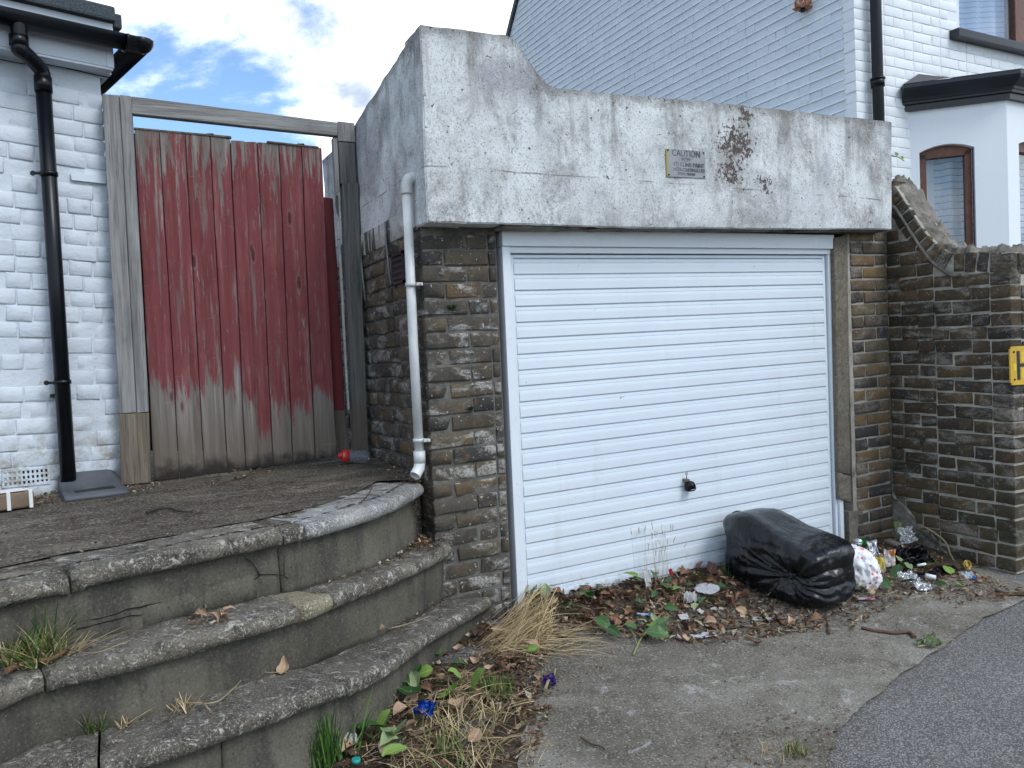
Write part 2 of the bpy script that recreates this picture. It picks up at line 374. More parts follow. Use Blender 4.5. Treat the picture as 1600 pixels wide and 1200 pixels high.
c = m.mix(m.mul(m.st(m.noise(w, 85, 2, .5), .72, .75), .6), c, (.30,.29,.27)); c = m.mix(m.mul(m.st(m.noise(w, 60, 2, .5), .30, .25), .7), c, (.02,.02,.02))
g_ = m.noise(w, 120, 3, .65); c = m.mix(m.mul(m.st(g_, .55, .68), .42), c, (.21,.20,.175)); c = m.mix(m.mul(m.st(g_, .45, .34), .5), c, (.035,.033,.03)); c = m.mix(m.mul(m.st(m.noise(w, 12, 8, .75, .5), .56, .66), .5), c, (.06,.055,.048))
m.col(c); m.bump(m.noise(w, 60, 7, .7), .6, .004); m.bump(m.noise(w, 9, 4), .4, .006); m_riser = m.m
m = M('dirty_platform_concrete', .95, .2); w = m.pos(); y = m.xyz()[1]
c = m.ramp(m.noise(m.pos((1,1.6,1)), 2.4, 8, .66, .4), [(.3, (.050,.040,.029)), (.5, (.102,.086,.066)), (.68, (.215,.195,.155))])
c = m.mix(m.mul(m.st(m.noise(m.pos((1,2.0,1)), 5, 9, .78, .5), .48, .60), .8), c, (.032,.024,.017))
c = m.mix(m.mul(m.st(m.noise(m.pos((2,7,1)), 9, 5, .7), .58, .7), .55), c, (.27,.26,.24))
gg_ = m.noise(w, 100, 4, .65); c = m.mix(m.mul(m.st(gg_, .53, .66), .65), c, (.38,.35,.30)); c = m.mix(m.mul(m.st(gg_, .46, .35), .6), c, (.02,.016,.012))
m.col(c); m.bump(m.noise(w, 45, 8, .75), .9, .008); m.bump(m.noise(m.pos((1,3,1)), 14, 5, .7), .6, .012); m_plat = m.m
m = M('old_drive_concrete', .93, .22); w = m.pos()
c = m.ramp(m.noise(w, 1.9, 9, .70, .4), [(.34, (.100,.087,.064)), (.5, (.18,.163,.132)), (.64, (.265,.247,.21))])
c = m.mix(m.mul(m.st(m.noise(w, 8, 8, .78, .7), .575, .65), .6), c, (.46,.45,.43))
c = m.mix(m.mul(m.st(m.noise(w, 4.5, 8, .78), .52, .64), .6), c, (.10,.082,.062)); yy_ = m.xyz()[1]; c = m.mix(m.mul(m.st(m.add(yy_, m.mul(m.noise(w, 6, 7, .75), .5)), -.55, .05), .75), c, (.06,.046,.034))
c = m.mix(m.mul(m.st(m.noise(w, 115, 3, .6), .55, .66), .6), c, (.46,.445,.41)); c = m.mix(m.mul(m.st(m.noise(w, 100, 3, .6), .45, .34), .7), c, (.05,.046,.04))
m.col(c); m.bump(m.noise(w, 95, 7, .75), .9, .006); m.bump(m.noise(w, 12, 5, .7), .5, .012); m_drive = m.m
m = M('asphalt', .9, .25); w = m.pos(); 
ag = m.vor(w, 230, out='Color'); agl = m.xyz(ag)[0]
c = m.ramp(m.noise(w, 1.6, 8, .68), [(.32, (.145,.137,.122)), (.68, (.235,.224,.203))]); c = m.mix(m.mul(m.st(m.noise(w, 5, 7, .75), .56, .66), .35), c, (.10,.094,.086)); c = m.mix(m.st(agl, .45, .95), m.mix(.55, c, (.03,.03,.032)), m.mix(.45, c, (.40,.40,.40)))
c = m.mix(m.mul(m.st(m.noise(w, 60, 2, .5), .73, .76), .7), c, (.45,.44,.42))
m.col(c); m.bump(m.vor(w, 300), .8, .003); m_asph = m.m
m = M('soil_and_crumbled_litter', .97, .15); w = m.pos()
c = m.ramp(m.noise(w, 16, 8, .75), [(.3, (.035,.026,.019)), (.5, (.075,.057,.041)), (.7, (.16,.125,.09))])
c = m.mix(m.mul(m.st(m.noise(w, 90, 3, .6), .6, .7), .6), c, (.22,.17,.11)); m.col(c); m.bump(m.noise(w, 60, 8, .8), 1., .012); m_soil = m.m

# door
m = M('white_steel_door', .42, .45); w = m.pos(); z = m.xyz()[2]
c = m.ramp(m.noise(w, 2.2, 4), [(.3, (.65,.715,.775)), (.7, (.70,.765,.82))])
c = m.mix(m.mul(m.st(m.noise(m.pos((5,5,.7)), 1.3, 6, .7), .56, .72), .22), c, (.48,.47,.45)); c = m.mix(m.mul(m.st(z, .16, -.04), m.st(m.noise(w, 22, 6, .7), .5, .68)), c, (.42,.39,.34))
c = m.mix(m.st(m.noise(w, 33, 3, .5, 1.5), .745, .765), c, (.3,.26,.22)); m.col(c); m.bump(m.noise(w, 7, 2), .12, .01); m_door = m.m
m = M('white_frame_paint', .45, .4); w = m.pos(); z = m.xyz()[2]
c = m.ramp(m.noise(w, 3, 4), [(.3, (.68,.73,.78)), (.7, (.73,.775,.81))]); c = m.mix(m.mul(m.st(m.noise(w, 28, 6, .8, .6), .60, .66), m.st(z, .75, .1, .25, .9)), c, (.20,.16,.12)); m.col(c); m_frame = m.m
m = M('pebbly_cement_strip', .95, .15); w = m.pos(); c = m.ramp(m.noise(w, 60, 6, .8), [(.32, (.09,.078,.06)), (.55, (.21,.185,.145)), (.7, (.30,.27,.22))]); c = m.mix(m.mul(m.st(m.noise(w, 4, 4), .5, .7), .4), c, (.10,.08,.06)); m.col(c); m.bump(m.noise(w, 110, 5, .8), 1., .006); m_strip = m.m
m_black = plain('black_painted_iron', (.006,.008,.011), .38, .2, 20, .2, .3)
m_blackpvc = plain('black_plastic_gutter', (.0035,.005,.008), .30, .2, 12, .08, .32)
m_whitepvc = plain('white_plastic_pipe', (.62,.63,.62), .4, .12, 26, .06, .45)
m_gap = plain('shadow_gap', (.01,.01,.01), .9)
m_lead = plain('grey_roofing_lead', (.055,.058,.062), .6, .25, 14, .3)
m_navy = plain('dark_blue_grey_gloss', (.009,.014,.021), .3, .15, 10, .1, .5)
m_fascia = plain('white_fascia_board', (.58,.63,.69), .4, .06, 8, .1)
m_felt = M('mineral_roof_felt', .95, .15); w = m_felt.pos(); m_felt.col(m_felt.ramp(m_felt.noise(w, 150, 4, .8), [(.3, (.022,.028,.032)), (.7, (.11,.13,.14))])); m_felt.bump(m_felt.noise(w, 170, 3), .8, .004); m_felt = m_felt.m
m_brown = M('brown_stained_window_frame', .4, .45); o = m_brown.obj(); g = m_brown.noise(m_brown.map(o, (12,12,12)), 2, 4); m_brown.col(m_brown.ramp(g, [(.3, (.10,.036,.018)), (.7, (.19,.072,.034))])); m_brown = m_brown.m
m = M('window_glass', .02, .5); m.col((.9,.95,1)); m.b.inputs['Transmission Weight'].default_value = 1; m.b.inputs['IOR'].default_value = 1.5; m_glass = m.m
def cloth(name, a, b, per, sh_=.5):
    m = M(name, .85, .15); z = m.xyz()[2]; x = m.xyz(m.pos())[0]
    k = m.math('FRACT', m.mul(m.add(z, m.mul(m.noise(m.pos((1,1,.2)), 6, 3), .03)), 1/per)); m.col(m.mix(m.st(m.math('ABSOLUTE', m.add(k, -.5)), .40, .46), a, b)); 
    m.bump(m.noise(m.pos((1,1,.1)), 14, 3), .5, .02); return m.m
m_curtain = cloth('striped_net_curtain', (.58,.70,.80), (.16,.22,.32), .052)
m_curtain2 = cloth('pale_blue_curtain', (.60,.76,.95), (.30,.46,.68), .045)
m_dark = plain('dark_interior', (.03,.03,.035), .9)

# ================================================================== ground
def sheet(name, poly, z_of, mat, cell=.25, sub=True, h=0., kind='structure', rough=0.):
    "irregular polygon on the ground, cut into cells so that it can carry relief"
    bm = bmesh.new(); bm.faces.new([bm.verts.new((p[0], p[1], 0)) for p in poly])
    xs = [p[0] for p in poly]; ys = [p[1] for p in poly]
    x = min(xs)+cell
    while x < max(xs): bmesh.ops.bisect_plane(bm, geom=bm.verts[:]+bm.edges[:]+bm.faces[:], plane_co=(x,0,0), plane_no=(1,0,0)); x += cell
    y = min(ys)+cell
    while y < max(ys): bmesh.ops.bisect_plane(bm, geom=bm.verts[:]+bm.edges[:]+bm.faces[:], plane_co=(0,y,0), plane_no=(0,1,0)); y += cell
    for v in bm.verts: v.co.z = z_of(v.co.x, v.co.y) + h + (rough*fb(v.co, 5) if rough else 0)
    bmesh.ops.recalc_face_normals(bm, faces=bm.faces)
    if bm.faces[:][0].normal.z < 0: bmesh.ops.reverse_faces(bm, faces=bm.faces)
    o = mk(name, bm, mat, None, True, False); o['kind'] = kind; return o
B = 600
bm = bmesh.new(); bm.faces.new([bm.verts.new(v) for v in ((-B,-B,-.45),(B,-B,-.45),(B,B,-.45),(-B,B,-.45))]); mk('ground', bm, m_soil)['kind'] = 'structure'
def zr(x, y):
    k = max(0, math.hypot(x, y+2)-9); t = min(1, k/12); return gz(x, y)*(1-t) + -.40*t
sheet('road', [(-26,-26),(26,-26),(26,.3),(2.8,.3),(-4,.3),(-26,.3)], zr, m_asph, 2.0)
de = [on_g(*q) for q in [(1640,925),(1597,943),(1540,968),(1488,1000),(1452,1030),(1408,1058),(1372,1088),(1338,1122),(1312,1150),(1296,1180),(1284,1230)]]
dl = [on_g(*q) for q in [(800,1260),(812,1180),(826,1120),(842,1080),(822,1040),(800,1000)]]
def jag(pts, a=.02, n=5, s=9):
    o = []
    for p, q in zip(pts, pts[1:]):
        for k in range(n):
            v = p.lerp(q, k/n); o.append(Vector((v.x+a*fb(v, s), v.y+a*fb(v, s, 5), 0)))
    o.append(pts[-1]); return o
poly = [(2.70,.05)] + [(p.x,p.y) for p in jag(de)] + [(p.x,p.y) for p in jag(dl)] + [(-.1,.05)]
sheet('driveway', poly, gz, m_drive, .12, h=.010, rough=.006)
verge = [(-.15,.0)] + [(p.x,p.y) for p in [on_g(*q) for q in [(830,1000),(870,1060),(850,1130),(838,1260)]]] + [(p.x,p.y) for p in [on_g(*q) for q in [(440,1260),(500,1150),(600,1060),(690,1000)]]] 
sheet('soil_verge', verge, gz, m_soil, .06, h=.006, rough=.02)

# ================================================================== bricks
def brick_mesh(L, H, D, seed, round_=.006, rough=.003):
    "front face (towards -y) of 4x2 cells with worn edges, returned sides"
    rnd = random.Random(seed); nx, nz = 4, 3; f = {}; vs = []; fs = []; e_ = min(.009, max(.005, round_*1.5))
    X_ = [-L/2, -L/2+e_, rnd.uniform(-.2, .2)*L, L/2-e_, L/2]; Z_ = [-H/2, -H/2+e_, H/2-e_, H/2]
    for j in range(nz+1):
        for i in range(nx+1):
            x = X_[i]; z = Z_[j]; edge = i in (0, nx) or j in (0, nz)
            y = (round_*rnd.uniform(.5, 1.4) if edge else 0) + rnd.uniform(-rough, rough)
            if i in (0, nx): x += rnd.uniform(-.003, .003)*(1) ; 
            if j in (0, nz): z += rnd.uniform(-.0025, .0025)
            if i in (0, nx) and j in (0, nz): y += rnd.uniform(0, round_*.8); x *= .985
            f[i, j] = len(vs); vs.append((x, y, z))
    for j in range(nz):
        for i in range(nx): fs.append((f[i,j], f[i+1,j], f[i+1,j+1], f[i,j+1]))
    loop = [(i,0) for i in range(nx)] + [(nx,j) for j in range(nz)] + [(i,nz) for i in range(nx,0,-1)] + [(0,j) for j in range(nz,0,-1)]
    ex = []
    for (i, j) in loop:
        x, y, z = vs[f[i,j]]; ex.append(len(vs)); vs.append((max(-L/2, min(L/2, x))*1.0, D, max(-H/2, min(H/2, z))))
    n = len(loop)
    for k in range(n):
        a, b = f[loop[k]], f[loop[(k+1) % n]]; fs.append((b, a, ex[k], ex[(k+1) % n]))
    me = pydata('brick', vs, fs); me.polygons.foreach_set('use_smooth', [True]*12+[False]*(len(fs)-12)); return me
VAR = {}
def variants(key, L, H, D, mat, n=8, **k):
    if key not in VAR:
        VAR[key] = [brick_mesh(L, H, D, hash_(key)+i*13, **k) for i in range(n)]
        for me in VAR[key]: me.materials.append(mat)
    return VAR[key]
def hash_(s): return sum(ord(c)*(i+3) for i, c in enumerate(str(s))) % 9973
def brickwork(parent, mat, key, o, u, out_n, length, z0, z1, course=.0752, slope=0., corner=None, keep=None, bond='flemish', jit=1., joint=.010, sink=.0, ends=True, H=.065, name='brick', round_=.006, rough=.003, zfun=None, ret=None, limit=None):
    "lays bricks one by one: o = start (x,y), u = direction along, out_n = outward normal; each is an object of its own"
    u = Vector((u[0], u[1], 0)).normalized(); N = Vector((out_n[0], out_n[1], 0)).normalized(); rnd = random.Random(hash_(key)); made = []
    # local x -> u, local -y -> N, local z -> up
    rot = Matrix((u, -N, Vector((0,0,1)))).transposed()
    if rot.determinant() < 0: rot = Matrix((-u, -N, Vector((0,0,1)))).transposed()
    i = 0; z = z0
    while z + course*.5 < z1:
        s = 0.; k = 0
        off = {'flemish': (0, .1125-.01)[i % 2], 'english': 0}[bond]
        first = True
        while s < length - .02:
            if bond == 'flemish': L = .215 if (k + i) % 2 == 0 else .102
            else: L = .215 if i % 2 == 0 else .102
            if first and corner is not None: L = corner[i % 2]
            if rnd.random() < .10*jit and not first: L *= rnd.uniform(.8, 1.12)
            if s + L > length - .045: L = length - s - joint*.3
            if L < .03: break
            D = .1
            if first and ret is not None: D = ret[i % 2]
            cx = s + L/2; zc = z + H/2 + slope*cx + (zfun(cx, i) if zfun else 0)
            if keep is None or keep(cx, zc, L):
                kk = 's' if L > .16 else 'h'; bl = .215 if kk == 's' else .102
                me = rnd.choice(variants((key, kk, 'v'), bl, H, .1, mat, round_=round_, rough=rough))
                p = Vector((o[0], o[1], 0)) + u*cx + N*(-sink + rnd.uniform(-.003, .003)*jit) + Vector((0,0,zc + rnd.uniform(-.0015, .0015)*jit))
                r = rot.to_4x4() @ Matrix.Rotation(-math.atan(slope)*(1 if u.dot(rot.col[0]) > 0 else -1) + R(rnd.uniform(-.7, .7))*jit, 4, 'Y') @ Matrix.Rotation(R(rnd.uniform(-1, 1))*jit, 4, 'Z')
                made.append((me, Matrix.Translation(p) @ r @ Matrix.Diagonal((L/bl, D/.1, 1, 1))))
            s += L + joint; k += 1; first = False
        z += course; i += 1
    if limit is not None and len(made) > limit[0]:
        made.sort(key=lambda t: (t[1].translation - CAMP).length); rest = made[limit[0]:]; made = made[:limit[0]]
        bm = bmesh.new()
        for me, mw in rest:
            t = me.copy(); t.transform(mw); bm.from_mesh(t); bpy.data.meshes.remove(t)
        mk('far_brickwork', bm, mat, parent, False, False)['kind'] = 'stuff'
    for me, mw in made: link(name, me, None, parent, mw)
    return len(made)

# ================================================================== steps and platform
def zt1(x): return .66
def zt2(x): t = max(0, min(1, (x+1.2)/.85)); return .432*(1-t) + .380*t
def zt3(x): t = max(0, min(1, (x+1.2)/1.05)); return .215*(1-t) + .095*t
def trace(px, zt, drop=.062):
    o = []
    for q in px:
        z = zt(-.8)
        for _ in range(6): p = on_z(*q, z-drop); z = zt(p.x)
        o.append(Vector((p.x, p.y, 0)))
    return o
C1 = trace([(0,951),(108,925),(210,904),(350,874),(437,855),(480,846),(560,822),(620,800)], zt1) + [Vector((-.435, .02, 0))]
C2 = trace([(0,1111),(73,1084),(196,1056),(315,1020),(406,995),(490,969),(531,950),(605,920),(670,890)], zt2) + [Vector((-.335,-.045,0))]
C3 = trace([(20,1263),(130,1230),(259,1198),(350,1165),(469,1121),(545,1091),(605,1060),(675,1007),(727,976)], zt3) + [Vector((-.150,-.045,0))]
for C in (C1, C2, C3):
    d = (C[0]-C[2]).normalized(); c_0 = C[0]
    for k_ in range(1, 9): C.insert(0, c_0+d*.2*k_)
def resample(C, step=.022):
    P = smooth_pts(C, 24); L = [0]
    for a, b in zip(P, P[1:]): L.append(L[-1]+(b-a).length)
    n = int(L[-1]/step); o = []; j = 0
    for k in range(n+1):
        s = L[-1]*k/n
        while j < len(L)-2 and L[j+1] < s: j += 1
        t = (s-L[j])/max(1e-9, L[j+1]-L[j]); o.append(P[j].lerp(P[j+1], t))
    return o
S1, S2, S3 = resample(C1), resample(C2), resample(C3)
def nrm(S, i):
    t = (S[min(i+2, len(S)-1)] - S[max(i-2, 0)]).normalized(); return Vector((t.y, -t.x, 0))
def idx_at(S, px, zt):
    "sample of the curve that lies under a column of the photograph"
    best = min(range(len(S)), key=lambda i: abs(800+FPX*((Vector((S[i].x,S[i].y,zt(S[i].x)))-CAMP).dot(CR))/((Vector((S[i].x,S[i].y,zt(S[i].x)))-CAMP).dot(CF))-px)); return best
steps = empty('curved_steps', (-.9, -.9, 0), 'three broad curved stone steps with worn rounded nosings, left of the garage', 'steps')
def nosing(S, zt, joints, depth, mats, name='nosing_stone', seed=0, wob=.0042):
    th, r = .062, .027
    sec = [(-depth, 0), (-depth*.8, 0), (-depth*.6, 0), (-depth*.45, 0), (-depth*.3, 0), (-.10, 0), (-.075, 0), (-r, -.001)]
    for k in range(1, 8): a = math.pi*k/8; sec.append((-r + r*math.sin(a)*1.0, -th/2 + th/2*math.cos(a)))
    sec += [(-r, -th), (-.09, -th)]
    cuts = [0] + joints + [len(S)-1]
    for q, (a, b) in enumerate(zip(cuts, cuts[1:])):
        vs = []; fs = []; n = len(sec); rnd = random.Random(seed*31+q); dz = rnd.uniform(-.006, .004); do = rnd.uniform(-.006, .006)
        rows = list(range(a, b+1))
        for ri, i in enumerate(rows):
            N = nrm(S, i); tdir = Vector((-N.y, N.x, 0)); gap = (.004 if ri == 0 else -.004 if ri == len(rows)-1 else 0)
            endr = .006*max(0, 1-min(ri, len(rows)-1-ri)/1.5)
            for (o_, z_) in sec:
                z = zt(S[i].x) + z_ + dz; oo = o_ + do
                p = Vector((S[i].x, S[i].y, 0)) + N*(oo - (endr if o_ > -.08 else 0)) + tdir*gap; p.z = z - (endr*.8 if o_ > -.2 else 0)
                w = fb(p, 4.5, seed)*wob*.9 + fb(p, 14, seed+3)*wob*.9 + fb(p, 38, seed+5)*wob*.6
                w -= .030*max(0, fb(p, 8.5, seed+9)-.22)*(1 if o_ > -.05 else .15) + .012*max(0, fb(p, 26, seed+2)-.25)*(1 if o_ > -.06 else .3); p += N*(w if o_ > -.1 else 0); p.z += w*.9
                vs.append(p)
        for ri in range(len(rows)-1):
            for k in range(n-1): fs.append((ri*n+k, ri*n+k+1, (ri+1)*n+k+1, (ri+1)*n+k))
        fs.append(tuple(range(n))); fs.append(tuple((len(rows)-1)*n+k for k in range(n))[::-1])
        me = pydata(name, vs, fs); bm = bmesh.new(); bm.from_mesh(me); bpy.data.meshes.remove(me)
        o = mk(name, bm, mats[q % len(mats)] if not isinstance(mats, dict) else mats.get(q, m_nose), steps, True)
def riser(S, zt, zb, joints, setb=.048, seed=0):
    cuts = [0] + joints + [len(S)-1]
    for q, (a, b) in enumerate(zip(cuts, cuts[1:])):
        vs = []; fs = []; rows = list(range(a, b+1)); K = 7; rnd = random.Random(seed+q*7); do = rnd.uniform(-.002, .002)
        for ri, i in enumerate(rows):
            N = nrm(S, i); e = .006 if ri in (0, len(rows)-1) else 0; t = Vector((-N.y, N.x, 0))*(.003 if ri == 0 else -.003 if ri == len(rows)-1 else 0)
            for k in range(K):
                z = zt(S[i].x)-.066 + (zb(S[i].x, S[i].y) - zt(S[i].x)+.066)*k/(K-1)
                p = Vector((S[i].x, S[i].y, z)) + N*(-setb-e+do) + t; p += N*(fb(p, 6, seed)*.012 + fb(p, 22, seed)*.004)
                vs.append(p)
            vs.append(Vector((S[i].x, S[i].y, zb(S[i].x, S[i].y))) + N*(-setb-.12) + t); vs.append(Vector((S[i].x, S[i].y, zt(S[i].x)-.066)) + N*(-setb-.12) + t)
        n = K+2
        for ri in range(len(rows)-1):
            for k in range(n): fs.append((ri*n+k, ri*n+(k+1) % n, (ri+1)*n+(k+1) % n, (ri+1)*n+k))
        fs.append(tuple(range(n))); fs.append(tuple((len(rows)-1)*n+k for k in range(n))[::-1])
        me = pydata('riser_block', vs, fs); bm = bmesh.new(); bm.from_mesh(me); bpy.data.meshes.remove(me)
        mk('riser_block', bm, m_riser, steps, True)
J = lambda S, zt, *px: [idx_at(S, p, zt) for p in px]
nosing(S1, zt1, J(S1, zt1, -330, 108, 440, 476), .26, {4: m_nose2}, seed=1)
nosing(S2, zt2, J(S2, zt2, -380, 73, 472, 524), .46, {3: m_nose3}, seed=2)
nosing(S3, zt3, J(S3, zt3, -420, 150, 545), .48, {}, seed=3)
riser(S1, zt1, lambda x, y: zt2(x)-.02, J(S1, zt1, -200, 448), seed=1)
riser(S2, zt2, lambda x, y: zt3(x)-.02, J(S2, zt2, -250), seed=2)
riser(S3, zt3, lambda x, y: gz(x, y)-.06, J(S3, zt3, -250, 360), seed=3)
# cracked lower blocks let into the first riser
for (pa, pb, za, zb_) in ((228, 322, .42, .495), (325, 412, .42, .505)):
    a, b = idx_at(S1, pa, zt2), idx_at(S1, pb, zt2); bm = bmesh.new(); rows = []
    for i in range(a, b+1):
        N = nrm(S1, i); e = .008 if i in (a, b) else 0; p = Vector((S1[i].x, S1[i].y, 0)) + N*(-.040-e); k = .006*fb(p, 12)
        zz = za; zt_ = zb_ + (i-a)/(b-a)*.012 - e
        rows.append([bm.verts.new((q.x, q.y, z)) for q, z in ((p+N*(-.03), zz), (p+N*k, zz), (p+N*(k*1.3), (zz+zt_)/2), (p+N*(k-.004), zt_), (p+N*(-.03), zt_))])
    for r0, r1 in zip(rows, rows[1:]):
        for k in range(5): bm.faces.new((r0[k], r0[(k+1)%5], r1[(k+1)%5], r1[k]))
    bm.faces.new(rows[0]); bm.faces.new(rows[-1]); mk('patch_block', bm, m_riser, steps, True)

# cracks in the first riser
m_crack = plain('crack_shadow', (.008,.008,.007), .95)
def on_riser(px, py, S, so=.0465):
    p = S[idx_at(S, px, zt1)]; 
    for _ in range(5):
        i = min(range(0, len(S)), key=lambda i: (S[i]-nrm(S, i)*so-Vector((p.x, p.y, 0))).length_squared); N = nrm(S, i); p = on_plane(px, py, S[i]-N*so, N)
    return p
for path, S, r_ in (([(114,975),(135,969),(168,963),(195,954),(228,946),(270,936),(327,924),(360,915),(399,904),(405,897),(393,879),(384,871)], S1, .0017), ([(327,925),(326,945)], S1, .0018), ([(402,898),(425,897),(444,899),(450,904)], S1, .0012), ([(444,899),(444,868)], S1, .0010), ([(120,985),(150,975),(190,965),(222,960)], S1, .0015)):
    P_ = smooth_pts([on_riser(x, y, S) for x, y in path], 6); P_ = [p + Vector((0, 0, fb(p, 30)*.005)) for p in P_]; bm = bmesh.new(); tube(bm, P_, r_, 5, True, 0, [r_*(.5+.9*abs(fb(p, 20, 4))+.3) for p in P_]); mk('crack', bm, m_crack, steps)
# platform between the first nosing and the walls
inner = []
for i in range(0, len(S1), 3):
    N = nrm(S1, i); p = S1[i] - N*.225; inner.append((p.x, p.y))
GAT = -4.; GD = Vector((math.cos(R(GAT)), math.sin(R(GAT)), 0)); GN = Vector((GD.y, -GD.x, 0)); G0 = Vector((-1.6, .985, 0))
HAT = 15.; HD = Vector((math.cos(R(HAT)), math.sin(R(HAT)), 0)); HN = Vector((HD.y, -HD.x, 0)); H0 = Vector((-1.67, 1.03, 0))
def on_gate(px, py, off=0.): return on_plane(px, py, G0+GN*off, GN)
def on_house(px, py, off=0.): return on_plane(px, py, H0+HN*off, HN)
def zp(x, y): return .663 + .03*max(0, min(1, (x+1.6)/1.2))*max(0, min(1, y)) + .006*fb((x, y, 0), 3) + .004*fb((x, y, 3), 9)
hb = H0 - HD*3.2
o = sheet('platform', inner + [(-.41, .06), (-.41, .3), (-.41, 4.0), (-1.7, 4.0), (-1.66, 1.06), (hb.x, hb.y+.05)], zp, m_plat, .06, h=.0, rough=.004)
# earth core under steps and platform so that nothing is hollow
bm = bmesh.new(); core = []
for i in range(0, len(S1), 6):
    N = nrm(S1, i); p = S1[i] - N*.10; core.append(Vector((p.x, p.y, -.3)))
prism(bm, core + [Vector((-.43, .1, -.3)), Vector((-.43, 4, -.3)), Vector((-3.5, 4, -.3))], (0, 0, .957)); mk('platform_base', bm, m_plat)['kind'] = 'structure'

# ================================================================== garage
garage = empty('garage', (.95, 1.4, 0), 'small brick garage with stained white concrete parapet, right of the steps', 'garage')
PF = -.030; XL = -.415; XR = 2.724
course = .0762
# backing walls carry the mortar, bricks stand 6-9 mm proud
bm = bmesh.new(); box(bm, (XL+.006, PF+.006, -.25), (-.036, .33, 1.86)); mk('mortar_bed', bm, m_mort, garage)
bm = bmesh.new(); box(bm, (XL+.010, .331, -.1), (XL+.2, 3.4, 1.80)); mk('side_mortar_bed', bm, m_mort, garage)
bm = bmesh.new(); box(bm, (2.355, PF+.008, -.30), (XR+.1, .30, 1.90)); mk('right_mortar_bed', bm, m_mort2, garage)
zbase = -.105; ztop = 1.795
npier = brickwork(garage, m_pier, 'pier', (XL, PF), (1, 0), (0, -1), .375, zbase, ztop, course, .0165, corner=(.215, .102), ret=(.102, .215), jit=1.6, round_=.004, rough=.003)
# side wall courses start behind the corner bricks
brickwork(garage, m_side, 'sidew', (XL, PF+.106), (0, 1), (-1, 0), 1.55, .53, 1.80, course, -.004, corner=(.215, .102), jit=1.3, round_=.005, rough=.003,
          keep=lambda s, z, L: not (.19 < s < .40 and 1.585 < z < 1.76))
# lower strip of side wall hidden by steps: one piece of render at the foot
brickwork(garage, m_warm, 'rpier', (2.388, PF), (1, 0), (0, -1), .330, -.30, 1.93, course, .0165, corner=(.215, .102), jit=1.4, round_=.005, rough=.003)
# cement strip beside the door frame, cracked near its foot
a, b = on_y(1303, 372, PF-.012), on_y(1325, 366, PF-.012); c_, d_ = on_y(1312, 780, PF-.012), on_y(1331, 786, PF-.012)
def slab(name, pts, off, mat, parent, cuts=6, amp=.004, seed=0, bev=.004):
    bm = bmesh.new(); prism(bm, pts, off); bmesh.ops.recalc_face_normals(bm, faces=bm.faces)
    if bev: bmesh.ops.bevel(bm, geom=bm.edges[:], offset=bev, segments=1, affect='EDGES')
    bmesh.ops.subdivide_edges(bm, edges=[e for e in bm.edges if e.calc_length() > .05], cuts=cuts, use_grid_fill=True); bmesh.ops.triangulate(bm, faces=[f for f in bm.faces if len(f.verts) > 4])
    for v in bm.verts: v.co += Vector((fb(v.co, 9, seed), fb(v.co, 9, seed+4), fb(v.co, 9, seed+8)))*amp
    return mk(name, bm, mat, parent, True)
e1, e2 = on_y(1310.5, 738, PF-.012), on_y(1329.5, 742, PF-.012)
slab('cement_strip', [a, b, e2, e1], (0, .10, 0), m_strip, garage, 8, .004)
slab('cement_strip', [e1+Vector((0,0,-.006)), e2+Vector((0,.0,-.006)), d_, c_], (0, .10, 0), m_strip, garage, 3, .004, 3)
bm = bmesh.new(); box(bm, (2.31, PF+.004, -.3), (2.44, .1, .17), .006); mk('cement_foot', bm, m_render, garage)
# parapet: concrete upstand over the door, ramped at the left, returning along the side
OV = -.145
fr = [on_y(*q, OV) for q in [(656,38),(700,43),(752,50),(792,54),(806,64),(822,86),(840,113),(856,132),(872,138),(960,146),(1100,158),(1250,174),(1393,190),(1394,270),(1394,358),(1200,357.5),(1000,356),(800,350),(668,347)]]
bm = bmesh.new(); prism(bm, fr, (0, .20, 0)); 
bmesh.ops.recalc_face_normals(bm, faces=bm.faces)
o = None
bmesh.ops.bevel(bm, geom=[e for e in bm.edges if e.calc_face_angle(0) > .5], offset=.005, segments=2, affect='EDGES')
bmesh.ops.triangulate(bm, faces=bm.faces[:])
for _ in range(4):
    bmesh.ops.subdivide_edges(bm, edges=[e for e in bm.edges if e.calc_length() > .035], cuts=1); bmesh.ops.triangulate(bm, faces=[f for f in bm.faces if len(f.verts) > 3])
for v in bm.verts:
    p = v.co; k = fb(p, 7)*.006 + fb(p, 26)*.0025; edge = abs(p.y-OV) < .012
    nd = min((Vector((p.x, 0, p.z))-Vector((q.x, 0, q.z))).length for q in fr[:13])
    v.co += Vector((fb(p, 18, 7)*.002, k*.6, fb(p, 12, 3)*.003 + (fb(p, 40, 5)*.003)))
def top_attr(o, line, ax_):
    "distance below the top outline, kept on the mesh so that grime can gather under the coping"
    at = o.data.attributes.new('topd', 'FLOAT', 'POINT'); v_ = []
    for v in o.data.vertices:
        u = v.co[ax_]; zt_ = None
        for p, q in zip(line, line[1:]):
            a, b = sorted((p[ax_], q[ax_]))
            if a-1e-4 <= u <= b+1e-4: t = (u-p[ax_])/((q[ax_]-p[ax_]) or 1e-9); zz = p.z+(q.z-p.z)*t; zt_ = zz if zt_ is None else max(zt_, zz)
        v_.append(max(0., (zt_ if zt_ is not None else line[-1].z) - v.co.z))
    at.data.foreach_set('value', v_)
o = mk('parapet', bm, m_parapet, garage, True, sharp=22); top_attr(o, fr[:13], 0)
XP = fr[0].x
sd_ = [Vector((fr[-1].x-.003, -.143, fr[-1].z+.004)), Vector((XP, -.143, fr[0].z-.004)), on_x(553, 197, XP), on_x(549, 200, XP)+Vector((0,.35,-.10)), Vector((XP, 1.5, 1.86)), Vector((XP, .98, 1.842)), Vector((XP, .30, 1.815))]
